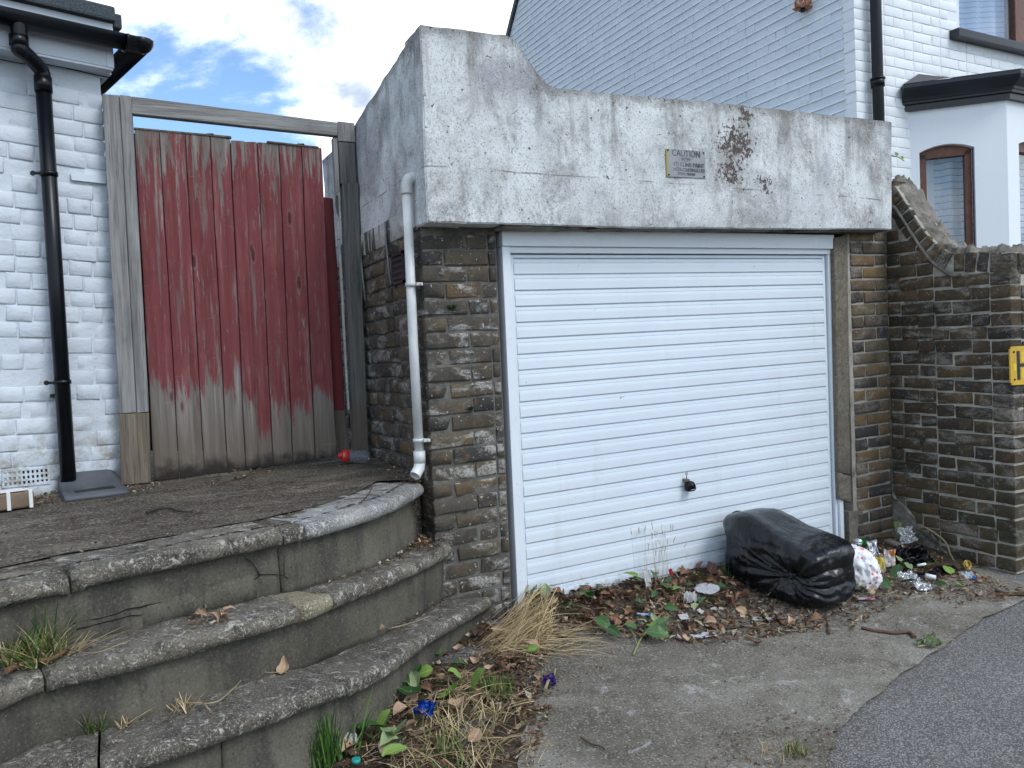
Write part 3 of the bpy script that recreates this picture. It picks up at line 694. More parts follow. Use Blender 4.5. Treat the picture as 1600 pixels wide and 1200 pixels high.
lower_y = [on_x(561, 404, XP), on_x(649, 357, XP)]
bm = bmesh.new(); bt = on_x(560, 368, XP); bq = on_x(640, 318, XP)
side = [fr[-1]+Vector((0,.004,.002)), Vector((XP,-.141,fr[0].z-.005)), on_x(604,117,XP), on_x(553,197,XP), Vector((XP,1.6,2.50)), Vector((XP,1.6,bt.z+.0)), Vector((XP, bt.y, bt.z)), Vector((XP, .0, bq.z-.02)), Vector((XP,-.02,lower_y[1].z))]
prism(bm, side, (.19, 0, 0)); bmesh.ops.triangulate(bm, faces=bm.faces[:])
for _ in range(4):
    bmesh.ops.subdivide_edges(bm, edges=[e for e in bm.edges if e.calc_length() > .04], cuts=1); bmesh.ops.triangulate(bm, faces=[f for f in bm.faces if len(f.verts) > 3])
for v in bm.verts: p = v.co; v.co += Vector((fb(p, 6)*.007+fb(p, 25)*.002, 0, fb(p, 15, 3)*.004))
o = mk('side_parapet', bm, m_parapet, garage, True, sharp=30); top_attr(o, side[1:5], 1)
band = [Vector((XP-.006, .0, bq.z-.022)), Vector((XP-.006, bt.y, bt.z-.003)), Vector((XP-.006, 1.6, bt.z-.003)), Vector((XP-.006, 1.6, lower_y[0].z)), lower_y[0]+Vector((-.006,0,0)), Vector((XP-.006, .0, lower_y[1].z-.01))]
slab('side_render_band', band, (.12, 0, 0), m_flake, garage, 6, .004)
bm = bmesh.new(); box(bm, (XP+.02, -.02, 1.872), (2.75, 3.3, 2.05)); mk('roof_slab', bm, m_render, garage)
bm = bmesh.new(); box(bm, (2.55, .26, -.2), (2.74, 3.3, 1.88)); mk('inner_wall', bm, m_mort, garage)
# soffit ledge: rough timber/cement strip under the parapet
bm = bmesh.new(); f1, f2 = on_y(775, 361, -.06), on_y(1330, 364, -.06); prism(bm, [Vector((-.05, -.120, fr[-1].z+.004)), Vector((2.60, -.120, fr[14].z+.006)), Vector((2.60, -.120, fr[14].z-.008)), Vector((-.05, -.120, fr[-1].z-.010))], (0, .15, 0))
bmesh.ops.subdivide_edges(bm, edges=[e for e in bm.edges if e.calc_length() > .3], cuts=40, use_grid_fill=True)
for v in bm.verts: v.co += Vector((0, fb(v.co, 14)*.012, fb(v.co, 12, 3)*.006))
mk('soffit_ledge', bm, m_render, garage, True)
# air brick in the side wall
bm = bmesh.new(); av = on_x(636, 418, XL); y0, y1, z0, z1 = .20, .37, 1.595, 1.745
for (a0, a1, b0, b1) in ((y0, y1, z0, z0+.012), (y0, y1, z1-.012, z1), (y0, y0+.012, z0, z1), (y1-.012, y1, z0, z1)): box(bm, (XL-.010, a0, b0), (XL+.03, a1, b1))
for k in range(1, 10): y = y0+(y1-y0)*k/10; box(bm, (XL-.005, y-.003, z0+.012), (XL+.02, y+.003, z1-.012))
for k in range(1, 5): z = z0+(z1-z0)*k/5; box(bm, (XL-.007, y0+.012, z-.006), (XL+.02, y1-.012, z+.006))
m_vent = plain('dark_purple_terracotta', (.055,.038,.042), .8, .2); mk('air_brick', bm, m_vent, garage)
bm = bmesh.new(); box(bm, (XL+.015, y0+.01, z0+.01), (XL+.03, y1-.01, z1-.01)); mk('vent_back', bm, m_gap, garage)
# two old galvanised straps hanging down the side wall
m_zinc = plain('dull_galvanised_strip', (.22,.23,.24), .5, .3, 30, .2, .4, .3)
for (qa, qb) in (((604,384),(611,445)), ((564,403),(571,470))):
    bm = bmesh.new(); A, Bq = on_x(*qa, XL-.014), on_x(*qb, XL-.014); tube(bm, [A+Vector((0,0,.12)), A, A.lerp(Bq, .5)+Vector((0,.004,0)), Bq], .006, 6); mk('wall_strap', bm, m_zinc, garage)

# ================================================================== garage door
door = empty('garage_door', (1.13, 0, 0), 'white up-and-over garage door of narrow horizontal ribs with a black handle', 'garage door')
def sq(x, y, z): return Vector((x, y, z + sh(x)))
Wd, Hd = 2.27, 1.82
jl = [on_y(783,364,0), on_y(796,388,0), on_y(818,938,0), on_y(806,955,0)]
def bar(name, x0, x1, y0, y1, z0, z1, mat, parent, bev=.003, cuts=0):
    bm = bmesh.new(); vs = box(bm, (x0, y0, z0), (x1, y1, z1), bev)
    for v in bm.verts: v.co.z += sh(v.co.x)
    return mk(name, bm, mat, parent)
xl0, xl1 = -.005, .052; xr1, xr0 = 2.262, 2.205
bar('jamb', xl0, xl1-.018, -.028, .06, -.06, 1.755, m_frame, door)
bar('jamb_stop', xl1-.017, xl1-.004, -.012, .06, -.05, 1.725, m_frame, door)
bar('jamb', xr0+.026, xr1, -.028, .06, -.12, 1.755, m_frame, door)
bar('jamb_stop', xr0+.004, xr0+.025, -.012, .06, -.12, 1.725, m_frame, door)
bar('head_board', xl0, xr1-.020, -.034, .06, 1.757, 1.840, m_frame, door)
bar('head_stop', xl1-.018, xr0+.026, -.014, .06, 1.7265, 1.756, m_frame, door)
LX0, LX1, LZ0, LZ1 = .056, 2.200, .0, 1.721
bar('leaf_stile', LX0, LX0+.014, .006, .04, LZ0, LZ1, m_door, door, .002)
bar('leaf_stile', LX1-.020, LX1, .006, .04, LZ0, LZ1, m_door, door, .002)
bar('leaf_rail', LX0+.0145, LX1-.0205, .006, .04, LZ1-.016, LZ1, m_door, door, .002)
bm = bmesh.new(); box(bm, (LX0-.003, .041, -.09), (LX1+.004, .05, 1.73)); 
for v in bm.verts: v.co.z += sh(v.co.x)
mk('leaf_back', bm, m_gap, door)
# rib section: deep groove on top, narrow ledge, then the flat face
NS = 22; hs = (LZ1-.018-LZ0)/NS
def slat_mesh():
    sec = [(.016, hs), (.016, hs-.0032), (.0075, hs-.0055), (.0068, hs-.0205), (.0095, hs-.0215), (.0095, hs-.0235), (.0045, hs-.0255), (.003, hs*.5), (.004, .003), (.009, .0), (.03, 0), (.03, hs)]
    xs = [LX0+.015+(LX1-.021-LX0-.015)*k/16 for k in range(17)]; vs = []; fs = []; n = len(sec)
    for x in xs:
        for (y, z) in sec: vs.append((x, y, z + sh(x)))
    for i in range(16):
        for k in range(n): fs.append((i*n+k, i*n+(k+1) % n, (i+1)*n+(k+1) % n, (i+1)*n+k))
    fs.append(tuple(range(n))); fs.append(tuple(16*n+k for k in range(n))[::-1])
    me = pydata('slat', vs, fs); bm = bmesh.new(); bm.from_mesh(me); bpy.data.meshes.remove(me); return bm_mesh(bm, 'slat')
sm = slat_mesh(); sm.materials.append(m_door)
rs = random.Random(3)
for k in range(-1, NS):
    o = link('slat', sm, None, door, Matrix.Translation((0, rs.uniform(-.0006, .0006), LZ0+hs*k)))
# handle: escutcheon, key and a black moulded grip
hp = on_y(1074, 758, -.01); bm = bmesh.new()
sec = [(-.020,-.030),(.024,-.030),(.032,-.020),(.026,.008),(.010,.026),(-.010,.026),(-.018,.010)]
prism(bm, [Vector((hp.x+a, -.050, hp.z+b)) for a, b in sec], (0, .044, 0)); bmesh.ops.bevel(bm, geom=bm.edges[:], offset=.005, segments=3, affect='EDGES')
h_ = mk('handle', bm, m_blackpvc, door, True)
m_brass = plain('tarnished_brass', (.30,.22,.13), .45, .25, 30, .2, .5, .6)
bm = bmesh.new(); box(bm, (hp.x-.022, -.030, hp.z+.022), (hp.x+.002, .006, hp.z+.036), .003); mk('lock_barrel', bm, m_brass, door)
m_steel = plain('dull_steel', (.25,.25,.25), .35, .2, 30, .1, .5, .9)
bm = bmesh.new(); tube(bm, [(hp.x-.010, -.018, hp.z+.034), (hp.x-.009, -.017, hp.z+.062)], .0028, 8); 
tube(bm, [(hp.x-.009+.006*math.cos(t), -.017, hp.z+.066+.006*math.sin(t)) for t in [k*math.pi/5 for k in range(11)]], .0022, 6, False); mk('key', bm, m_steel, door)

FONT = None
def text_mesh(s, size, mat, parent, origin, xdir, ydir, name='lettering', align='CENTER', depth=.0004, bold=0.):
    "flat lettering laid on a face: origin is the middle of the baseline"
    cu = bpy.data.curves.new(name, 'FONT'); cu.body = s; cu.size = size; cu.align_x = align; cu.extrude = depth; cu.offset = bold
    t = bpy.data.objects.new('tmp', cu); COL.objects.link(t); dg = bpy.context.evaluated_depsgraph_get()
    me = bpy.data.meshes.new_from_object(t.evaluated_get(dg)); bpy.data.objects.remove(t); me.name = name
    x, y = Vector(xdir).normalized(), Vector(ydir).normalized(); z = x.cross(y); M4 = Matrix((x, y, z)).transposed().to_4x4()
    me.materials.clear(); return link(name, me, mat, parent, Matrix.Translation(Vector(origin)) @ M4)
m_ink = plain('faded_grey_lettering', (.13,.14,.15), .7, .3, 60, 0.)
m_white = plain('white_print', (.75,.75,.75), .5, .05)
text_mesh('GARADOR', .0062, m_white, h_, (hp.x+.005, -.0505, hp.z-.022), (1,0,.03), (0,0,1))

# ================================================================== caution plate on the parapet
pc = [on_y(*q, OV-.006) for q in [(1040.5,232),(1101.5,236),(1103,279),(1042,276)]]
plate = empty('caution_sign', pc[3], 'small grey metal caution plate screwed to the stained parapet above the garage door', 'sign')
m_plate = M('dull_zinc_plate', .55, .4); w = m_plate.pos(); k = m_plate.ramp(m_plate.noise(w, 30, 4, .6), [(.3, (.23,.245,.26)), (.7, (.33,.34,.345))]); k = m_plate.mix(m_plate.st(m_plate.xyz(w)[0], pc[3].x+.022, pc[3].x+.004), k, (.33,.29,.10)); k = m_plate.mix(m_plate.mul(m_plate.st(m_plate.noise(w, 70, 4, .7), .6, .7), .6), k, (.42,.40,.30)); m_plate.col(k); m_plate.b.inputs['Metallic'].default_value = .3; m_plate = m_plate.m
bm = bmesh.new(); prism(bm, pc, (0, .005, 0)); bmesh.ops.bevel(bm, geom=bm.edges[:], offset=.0012, segments=1, affect='EDGES'); mk('plate', bm, m_plate, plate)
X = (pc[2]-pc[3]).normalized(); Y = (pc[0]-pc[3]).normalized(); Wp = (pc[2]-pc[3]).length; Hp = (pc[0]-pc[3]).length
def onp(u, v): return pc[3] + X*Wp*u + Y*Hp*v + Vector((0, -.0009, 0))
for (s, u, v, size, b) in (('CAUTION', .51, .755, .047, .0004), ('PC99', .50, .585, .026, .0), ('ANTI CLIMB PAINT', .515, .395, .0285, .0004), ('SPENCER COATINGS LTD', .515, .225, .0235, .0003), ('01224 788400', .50, .085, .0195, .0002)):
    t = text_mesh(s, size, m_ink, plate, onp(u, v), X, Y, bold=b)
    wid = max(c.co.x for c in t.data.vertices)-min(c.co.x for c in t.data.vertices); tgt = {'CAUTION': .71, 'PC99': .22, 'ANTI CLIMB PAINT': .90, 'SPENCER COATINGS LTD': .91, '01224 788400': .44}[s]*Wp
    t.data.transform(Matrix.Diagonal((tgt/wid, 1, 1, 1)))
for (u, v) in ((.045,.95),(.955,.93),(.05,.07),(.95,.06)):
    bm = bmesh.new(); c0 = onp(u, v); tube(bm, [c0+Vector((0,-.003,0)), c0+Vector((0,.002,0))], .0042, 10); mk('screw', bm, m_gap, plate)

# ================================================================== gate, its frame and the yard side
def GP(u, z, off=0.): return Vector((G0.x, G0.y, 0)) + GD*u + GN*off + Vector((0,0,z))
def gu(px, py): p = on_gate(px, py); return (p-Vector((G0.x,G0.y,p.z))).dot(GD)
def timber(name, quad, depth, mat, parent, label=None, cuts=5, amp=.0025, seed=0, off=0.):
    "a sawn timber: its face is a quad on the gate plane, depth away from the viewer"
    pts = [p + GN*off for p in quad]; bm = bmesh.new(); prism(bm, pts, -GN*depth); bmesh.ops.recalc_face_normals(bm, faces=bm.faces)
    bmesh.ops.bevel(bm, geom=bm.edges[:], offset=.003, segments=1, affect='EDGES')
    L = [e for e in bm.edges if e.calc_length() > .25]; bmesh.ops.subdivide_edges(bm, edges=L, cuts=14, use_grid_fill=True)
    for v in bm.verts: v.co += GD*fb(v.co, 3.5, seed)*amp + GN*fb(v.co, 3, seed+5)*amp
    me = bm_mesh(bm, name); c = sum((p for p in pts), Vector())/len(pts); me.transform(Matrix.Translation(-c)); o = link(name, me, mat, parent, Matrix.Translation(c))
    if label: o['label'] = label
    return o
gf = empty('gate_frame', GP(.5, .66), 'weathered grey timber gate frame of two posts and a top rail', 'gate frame')
q = lambda *pts: [on_gate(*p) for p in pts]
timber('post', q((160,151),(187,153),(214,644),(187,646)), .10, m_wood, gf, off=.045)
timber('post', q((188,153),(206,155),(233,643),(214.5,645)), .09, m_wood, gf, off=.052, seed=3)
timber('post_foot', q((187,646.5),(233,644.5),(236,752),(190,757)), .09, m_woodb, gf, 'browner renewed foot of the left post', off=.052, seed=5)
timber('top_rail', q((206.5,155),(525,195),(525,216),(207,182)), .045, m_woodh, gf, off=.048, seed=7)
timber('post', q((525,193),(551,196),(553,226),(526,224)), .09, m_wood, gf, off=.05, seed=9)
timber('post', q((518,217),(526,218),(529,300),(523,306)), .05, m_wood, gf, off=.035, seed=11)
timber('post', q((526,224.5),(552,227),(554,290),(530,290)), .08, m_wood2, gf, off=.045, seed=12)
timber('post', q((532,290),(556,290),(572,705),(552,707)), .09, m_wood2, gf, 'thick dark right post against the garage wall', off=.060, seed=13)
timber('packing_strip', q((523,306),(527,306),(545.5,640),(543,640)), .03, m_flake, gf, 'thin white edged strip beside the right post', off=.02, seed=15)
gate = empty('plank_gate', GP(.55, .66), 'tall gate of vertical boards with flaking red paint worn bare at the foot', 'gate')
TX = [209.5, 249, 289, 328, 360, 402, 436, 471, 503]; BX = [241, 281, 320, 356, 385, 427, 458, 493, 526]
TY = [201, 205.5, 209.5, 213, 221, 221.5, 224, 228, 231]; BY = [752, 748, 741, 738, 736, 728, 724, 718, 712]
rg = random.Random(5)
for k in range(8):
    # boards hang plumb: mean of head and foot positions on the gate plane, tapering with the perspective left over
    a, b = on_gate(TX[k]+.55, TY[k]), on_gate(TX[k+1]-.55, TY[k+1] if k != 3 else 218); c, d = on_gate(BX[k+1]-.55, BY[k+1]), on_gate(BX[k]+.55, BY[k])
    timber('plank', [a, b, c, d], .020, m_red, gate, seed=20, amp=.003, off=rg.uniform(-.002, .003) + (-.006 if k in (5,) else 0))
timber('cover_strip', q((360,220),(381,221),(404,729),(385,734)), .014, m_red, gate, off=.0045+.010, seed=40)
timber('rear_plank', q((505,305),(522,308),(541,641),(524,642)), .02, m_red2, gate, 'fresher dark red board at the right edge', off=-.035, seed=41)
timber('rear_plank', q((524,643),(541,642),(550,706),(530,709)), .02, m_wood2, gate, off=-.035, seed=42)
timber('cap_strip', q((209,199),(362,213),(362,216.5),(209,202.5)), .03, m_woodb, gate, off=.006, seed=43)
timber('cap_strip', q((417,220),(498,229),(498,232),(417,223)), .03, m_woodb, gate, off=.006, seed=44)
for k in range(0, 8): timber('gap_shade_strip', q((TX[k]-6, 222 if k > 3 else 206), (TX[k]+6, 222 if k > 3 else 206), (BX[k]+6, 705), (BX[k]-6, 705)), .012, m_gap, gate, off=-.024, seed=60+k)  # near-black strips added behind the joints to stand in for gap shade
for zz, s in ((.95, 1), (1.55, 2), (2.25, 3)): timber('ledge', [GP(gu(215,400), zz+.05), GP(gu(505,400), zz+.05), GP(gu(505,400), zz-.05), GP(gu(215,400), zz-.05)], .04, m_wood2, gate, off=-.03, seed=50+s)

# ================================================================== left house
def HP(u, z, off=0.): return Vector((H0.x, H0.y, 0)) + HD*u + HN*off + Vector((0,0,z))
def hu(px, py): p = on_house(px, py); return (p-Vector((H0.x,H0.y,p.z))).dot(HD)
house = empty('white_house', HP(-.6, .66), 'white painted brick house wall with black gutter at the left edge', 'house')
def hbox(name, u0, u1, z0, z1, o0, o1, mat, parent, bev=.002, dz=0., label=None):
    bm = bmesh.new(); box(bm, (u0, -o1, z0), (u1, -o0, z1), bev)
    Mx = Matrix((HD, -HN, Vector((0,0,1)))).transposed().to_4x4()
    for v in bm.verts: v.co.z += dz*v.co.x; v.co = Mx @ v.co; v.co.x += H0.x; v.co.y += H0.y
    o = mk(name, bm, mat, parent); 
    if label: o['label'] = label
    return o
UE = hu(172, 400)+.01; SLP = -.03
hbox('wall', -3.3, UE-.004, .40, 2.80, -.30, -.006, m_lpaint, house)
hz0 = .640
brickwork(house, m_lpaint, 'lh', HP(UE-3.05, 0)[:2], HD[:2], HN[:2], 3.05, hz0-SLP*3.05, 2.66, .0755, SLP, jit=1.5, joint=.006, round_=.003, rough=.0016, H=.071, sink=.0030,
          keep=lambda s, z, L: not (hu(4,745)-.01 < s-3.05+UE < hu(76,745)+.02 and .69 < z < .775), limit=[290])
# render/cornice layers: wall top step, fascia board, upper board, felt roof edge
e = SLP
def zedge(px, py, off): p = on_house(px, py, off); u = (p-Vector((H0.x,H0.y,p.z))-HN*off).dot(HD); return u, p.z
u1, zc = zedge(160, 118, .0); hbox('plaster_band', -3.3, UE+.004, zc-.0, zc+.045, -.05, .022, m_lpaint, house, .004)
u2, zf = zedge(177, 106, .10); uE = u2
u3, zf2 = zedge(177, 74, .10)
hbox('fascia_board', -3.3, uE, zf, zf+.165, .0, .10, m_fascia, house, .002)
hbox('fascia_corner_cap', uE-.028, uE+.004, zf-.002, zf+.168, .0, .104, m_fascia, house, .002)
hbox('soffit', -3.3, uE, zf-.012, zf-.001, -.05, .098, m_fascia, house, .001)
u4, zu = zedge(177, 55, .125); u5, zu2 = zedge(177, 40, .125)
hbox('upper_board', -3.3, uE+.005, zf+.166, zu2+.012, .0, .115, m_fascia, house, .002)
hbox('roof', -3.3, uE+.012, zu2+.012, zu2+.085, -1.6, .150, m_felt, house, .012)
hbox('roof_verge', uE+.013, uE+.055, zf+.20, zu2+.075, -1.6, .10, m_felt, house, .01)
hbox('side_bargeboard', uE+.005, uE+.02, zf-.002, zu2, -1.6, .0, m_fascia, house, .002)
# thin cable under the eaves and an old grey board fixed to the wall
bm = bmesh.new(); tube(bm, smooth_pts([on_house(x, y, .012) for x, y in ((-60,82),(0,93),(40,100),(75,101),(110,108),(150,117),(170,121))], 4), .0028, 6); mk('cable', bm, m_blackpvc, house)
qb = [on_house(x, y, .012) for x, y in ((111,271),(165,274),(166,287),(112,281))]; bm = bmesh.new(); prism(bm, qb, -HN*.012); mk('fixing_board', bm, m_rgable, house)
# painted air vent low on the wall
va, vb = hu(4, 745), hu(76, 745); zv = on_house(40, 746, .0).z
nv, mv = 10, 3; bm = bmesh.new(); us = va + .004; cw = (vb-va-.008)/nv; chh = .022; Mx = Matrix((HD, -HN, Vector((0,0,1)))).transposed().to_4x4()
zb0 = zv-.036
for i in range(nv+1): box(bm, (va+(vb-va)*i/nv-.0045, -.006, zb0), (va+(vb-va)*i/nv+.0045, .02, zb0+.072))
for j in range(mv+1): box(bm, (va-.0045, -.0065, zb0+.072*j/mv-.005), (vb+.0045, .018, zb0+.072*j/mv+.005))
for v in bm.verts: v.co.z += -.03*(v.co.x-va)+.004; v.co = Mx @ v.co; v.co.x += H0.x; v.co.y += H0.y
ve = mk('air_vent', bm, m_lpaint, house); 
hbox('vent_hollow', va, vb, zb0, zb0+.07, -.006, -.004, m_gap, house, 0)

# gutter: half-round black run under the eaves with a corner angle at its right end
gut = empty('gutter', on_house(100, 50, .2), 'black plastic eaves gutter turning the corner of the white house', 'gutter')
def gpt(px, py, off): return on_house(px, py, off)
ga, gb = gpt(20, 38, .17), gpt(172, 68, .17); gdir = HD.copy(); gz_ = gpt(172, 66, .165).z
def gutter_run(name, A, Bp, r=.056):
    bm = bmesh.new(); d = (Bp-A).normalized(); x = Vector((d.y, -d.x, 0)).normalized(); prof = [(math.cos(t), math.sin(t)) for t in [math.pi + math.pi*k/10 for k in range(11)]]
    rings = []
    for P in (A, Bp):
        o_ = [bm.verts.new(P + x*a*r + Vector((0,0,b*r*1.05))) for a, b in prof]; i_ = [bm.verts.new(P + x*a*(r-.004) + Vector((0,0,b*(r-.004)*1.05))) for a, b in prof[::-1]]
        rings.append(o_+i_)
    n = 22
    for k in range(n): f = bm.faces.new((rings[0][k], rings[0][(k+1) % n], rings[1][(k+1) % n], rings[1][k])); f.smooth = True
    bm.faces.new(rings[0]); bm.faces.new(rings[1]); return mk(name, bm, m_blackpvc, gut)
A = Vector((H0.x, H0.y, 0)) - HD*3.3 + HN*.165; Bc = Vector((H0.x, H0.y, 0)) + HD*(uE+.115) + HN*.165
A.z = Bc.z = gpt(176, 64, .165).z + .028
gutter_run('gutter_run', A, Bc); back = Bc - HN*1.9 ; back.z = Bc.z; gutter_run('gutter_return', Bc - HD*.0, back)
bm = bmesh.new(); bmesh.ops.create_uvsphere(bm, u_segments=16, v_segments=10, radius=.060); 
for v in bm.verts: v.co.z = min(v.co.z, .004); v.co += Bc
mk('gutter_angle', bm, m_blackpvc, gut, True)
for off in (-.075, -.72, -1.4):
    P = Bc + HD*off; bm = bmesh.new(); tube(bm, [P + HN*math.cos(t)*.060 + Vector((0,0,math.sin(t)*.063)) for t in [math.pi + math.pi*k/10 for k in range(11)]], .006, 6); mk('gutter_bracket', bm, m_blackpvc, gut)

# downpipe with swan neck
dp = empty('downpipe', on_house(108, 742, .07), 'black round downpipe with a swan neck on the white house wall, left of the gate', 'downpipe')
def pp(px, py, off=.065): return on_house(px, py, off)
nx = pp(29, 40, .165); bm = bmesh.new()
up = pp(30, 74, .165); el = pp(66, 110, .075); x_ = el
pts = smooth_pts([Vector((nx.x, nx.y, A.z-.03)), Vector((nx.x, nx.y, up.z+.02)), up + Vector((0,0,-.01)), up.lerp(el, .22), up.lerp(el, .8), el + Vector((0,0,-.02)), Vector((el.x, el.y, el.z-.10))], 5)
tube(bm, pts, .034, 18); mk('swan_neck', bm, m_blackpvc, dp)
bm = bmesh.new(); tube(bm, [Vector((el.x, el.y, el.z-.03)), Vector((el.x, el.y, .705))], .0335, 20); tube(bm, [Vector((el.x, el.y, el.z-.03)), Vector((el.x, el.y, el.z-.10))], .038, 20); mk('pipe', bm, m_blackpvc, dp)
bm = bmesh.new(); tube(bm, [up + Vector((0,0,.005)), up+Vector((0,0,.05))], .039, 18); mk('socket', bm, m_blackpvc, dp)
for k in range(5): 
    bm = bmesh.new(); c = up.lerp(el, .28+.13*k) + HN*.030 + Vector((0,0,.008)); tube(bm, [c-HD*.012, c+HD*.012+Vector((0,0,-.006))], .009, 6); mk('tar_lump', bm, m_blackpvc, dp)
for py in (274, 597):
    c = on_house(90 if py < 300 else 100, py, .065); c = Vector((el.x, el.y, c.z)); bm = bmesh.new(); tube(bm, [c+Vector((0,0,-.010)), c+Vector((0,0,.010))], .0385, 20); box(bm, (0,0,0), (0,0,0))
    tube(bm, [c - HD*.034, c - HD*.062 - HN*.02], .007, 6); tube(bm, [c - HD*.062 - HN*.03, c-HD*.062 - HN*.01], .011, 8); mk('pipe_bracket', bm, m_blackpvc, dp)
bm = bmesh.new(); box(bm, (-.018,-.02,-.008), (.018,.02,.008), .003)
mw = Matrix.Translation(on_house(85, 618, .015)); mk('rusty_stub', bm, m_vent, house).matrix_basis = mw

# grey moulded drain shoe at the foot of the downpipe
m_tray = plain('grey_moulded_plastic', (.085,.092,.102), .6, .2, 25, .2, .35)
tray = empty('drain_tray', on_z(140, 770, .67), 'dark grey moulded plastic drain tray with a slotted front below the black downpipe', 'drain cover')
ta = [on_z(83, 775, .67), on_z(186, 760, .67)]
tc_ = on_z(137, 764, .67); bl, br = on_z(90, 765, .67), on_z(176, 752, .67); fl_, frr = on_z(101, 783, .67), on_z(203, 770, .67)
zf_ = .672; bk = .755; mid_l, mid_r = bl.lerp(fl_, .52), br.lerp(frr, .52)
def up_(p, z): return Vector((p.x, p.y, z))
bm = bmesh.new(); prof = []
NU = 14
rows = []
for k in range(NU+1):
    t = k/NU; b_, f_ = bl.lerp(br, t), fl_.lerp(frr, t); e_ = .016*(max(0, abs(t-.5)*2-.8)/.2)
    rows.append([bm.verts.new(v) for v in (up_(b_, zf_-.01), up_(b_, bk-e_), up_(b_.lerp(f_, .07), bk+.004-e_), up_(b_.lerp(f_, .30), bk-.022-e_), up_(b_.lerp(f_, .52), zf_+.028), up_(b_.lerp(f_, .60), zf_+.018), up_(b_.lerp(f_, .93), zf_+.016), up_(f_, zf_+.008-e_*.3), up_(f_, zf_-.01))])
for r0, r1 in zip(rows, rows[1:]):
    for k in range(9): f = bm.faces.new((r0[k], r0[(k+1) % 9], r1[(k+1) % 9], r1[k])); f.smooth = k < 8
bm.faces.new(rows[0]); bm.faces.new(rows[-1]); mk('tray_body', bm, m_tray, tray)
for k in range(26):
    t = .20+.62*k/25; b_, f_ = bl.lerp(br, t), fl_.lerp(frr, t); bm = bmesh.new(); p0, p1 = up_(b_.lerp(f_, .64), zf_+.0185), up_(b_.lerp(f_, .82), zf_+.0180)
    s = (br-bl).normalized()*.0022; prism(bm, [p0-s, p0+s, p1+s, p1-s], (0,0,-.004)); mk('slot', bm, m_gap, tray)

# ================================================================== white pipe on the garage side
wp = empty('white_pipe', on_x(653, 735, XL-.04), 'white plastic waste pipe running down the corner of the garage side wall', 'pipe')
ya = on_x(650, 600, XL-.045); yy = ya.y; xx = XL-.045
pt = on_x(634, 290, xx).z; zb = .745
bm = bmesh.new(); top = Vector((xx, yy, pt)); 
tube(bm, smooth_pts([Vector((xx+.09, yy, pt+.035)), Vector((xx+.045, yy, pt+.035)), Vector((xx+.012, yy, pt+.026)), Vector((xx, yy, pt-.005)), Vector((xx, yy, pt-.04))], 5), .0265, 16); mk('elbow', bm, m_whitepvc, wp)
bm = bmesh.new(); tube(bm, [Vector((xx, yy, pt-.02)), Vector((xx-.002, yy+.004, 1.3)), Vector((xx, yy, zb+.03))], .0218, 18); mk('pipe', bm, m_whitepvc, wp)
bm = bmesh.new(); tube(bm, [Vector((xx, yy, zb+.06)), Vector((xx, yy, zb+.005))], .0272, 18)
tube(bm, [Vector((xx, yy, zb+.01)), Vector((xx-.006, yy-.003, zb-.018)), Vector((xx-.034, yy-.02, zb-.048))], .0262, 18, False); mk('shoe', bm, m_whitepvc, wp)
for py in (443, 687):
    z = on_x(650, py, xx).z; bm = bmesh.new(); tube(bm, [(xx, yy, z-.008), (xx, yy, z+.008)], .0275, 18); box(bm, (xx+.01, yy-.045, z-.007), (xx+.04, yy-.015, z+.007), .002); tube(bm, [(xx+.03, yy-.046, z), (xx+.03, yy-.055, z)], .006, 8)
    mk('pipe_clip', bm, m_whitepvc, wp)

# ================================================================== garden wall at the right
gw = empty('garden_wall', (2.8, -.5, -.15), 'dark brick garden wall sweeping down from the garage parapet to the street', 'wall')
XW = XR
def wy(px, py): return on_x(px, py, XW)
prof = [wy(1394,281), wy(1404,300), wy(1420,330), wy(1436,358), wy(1452,378), wy(1472,392), wy(1492,396)]
def topz(y):
    "height of the top of the wall at distance y along it"
    P = [(.35, 2.22), (-.07, 2.215), (-.13, 2.12), (-.20, 2.00), (-.28, 1.87), (-.36, 1.775), (-.45, 1.715), (-.60, 1.700), (-.85, 1.672)]
    for (a, za), (b, zb) in zip(P, P[1:]):
        if y >= b: t = (a-y)/(a-b); t = max(0, t); return za+(zb-za)*t
    return P[-1][1]
YE = -.790; TH = .225
ys = [.6]+[.05-.02*k for k in range(int((.05-YE)/.02)+1) if .05-.02*k > YE+.015]+[YE+.010]
bm = bmesh.new(); rows = []
for y in ys:
    zt_ = topz(y)-.012; r_ = [Vector((XW+.009, y, -.35)), Vector((XW+.009, y, zt_)), Vector((XW+.08, y, zt_+.004)), Vector((XW+.15, y, zt_+.002)), Vector((XW+TH, y, zt_)), Vector((XW+TH, y, -.35))]
    rows.append([bm.verts.new(v) for v in r_])
for a, b in zip(rows, rows[1:]):
    for k in range(5): bm.faces.new((a[k], a[k+1], b[k+1], b[k]))
bm.faces.new(rows[0]); bm.faces.new(rows[-1]); mk('mortar_core', bm, m_mort2, gw)
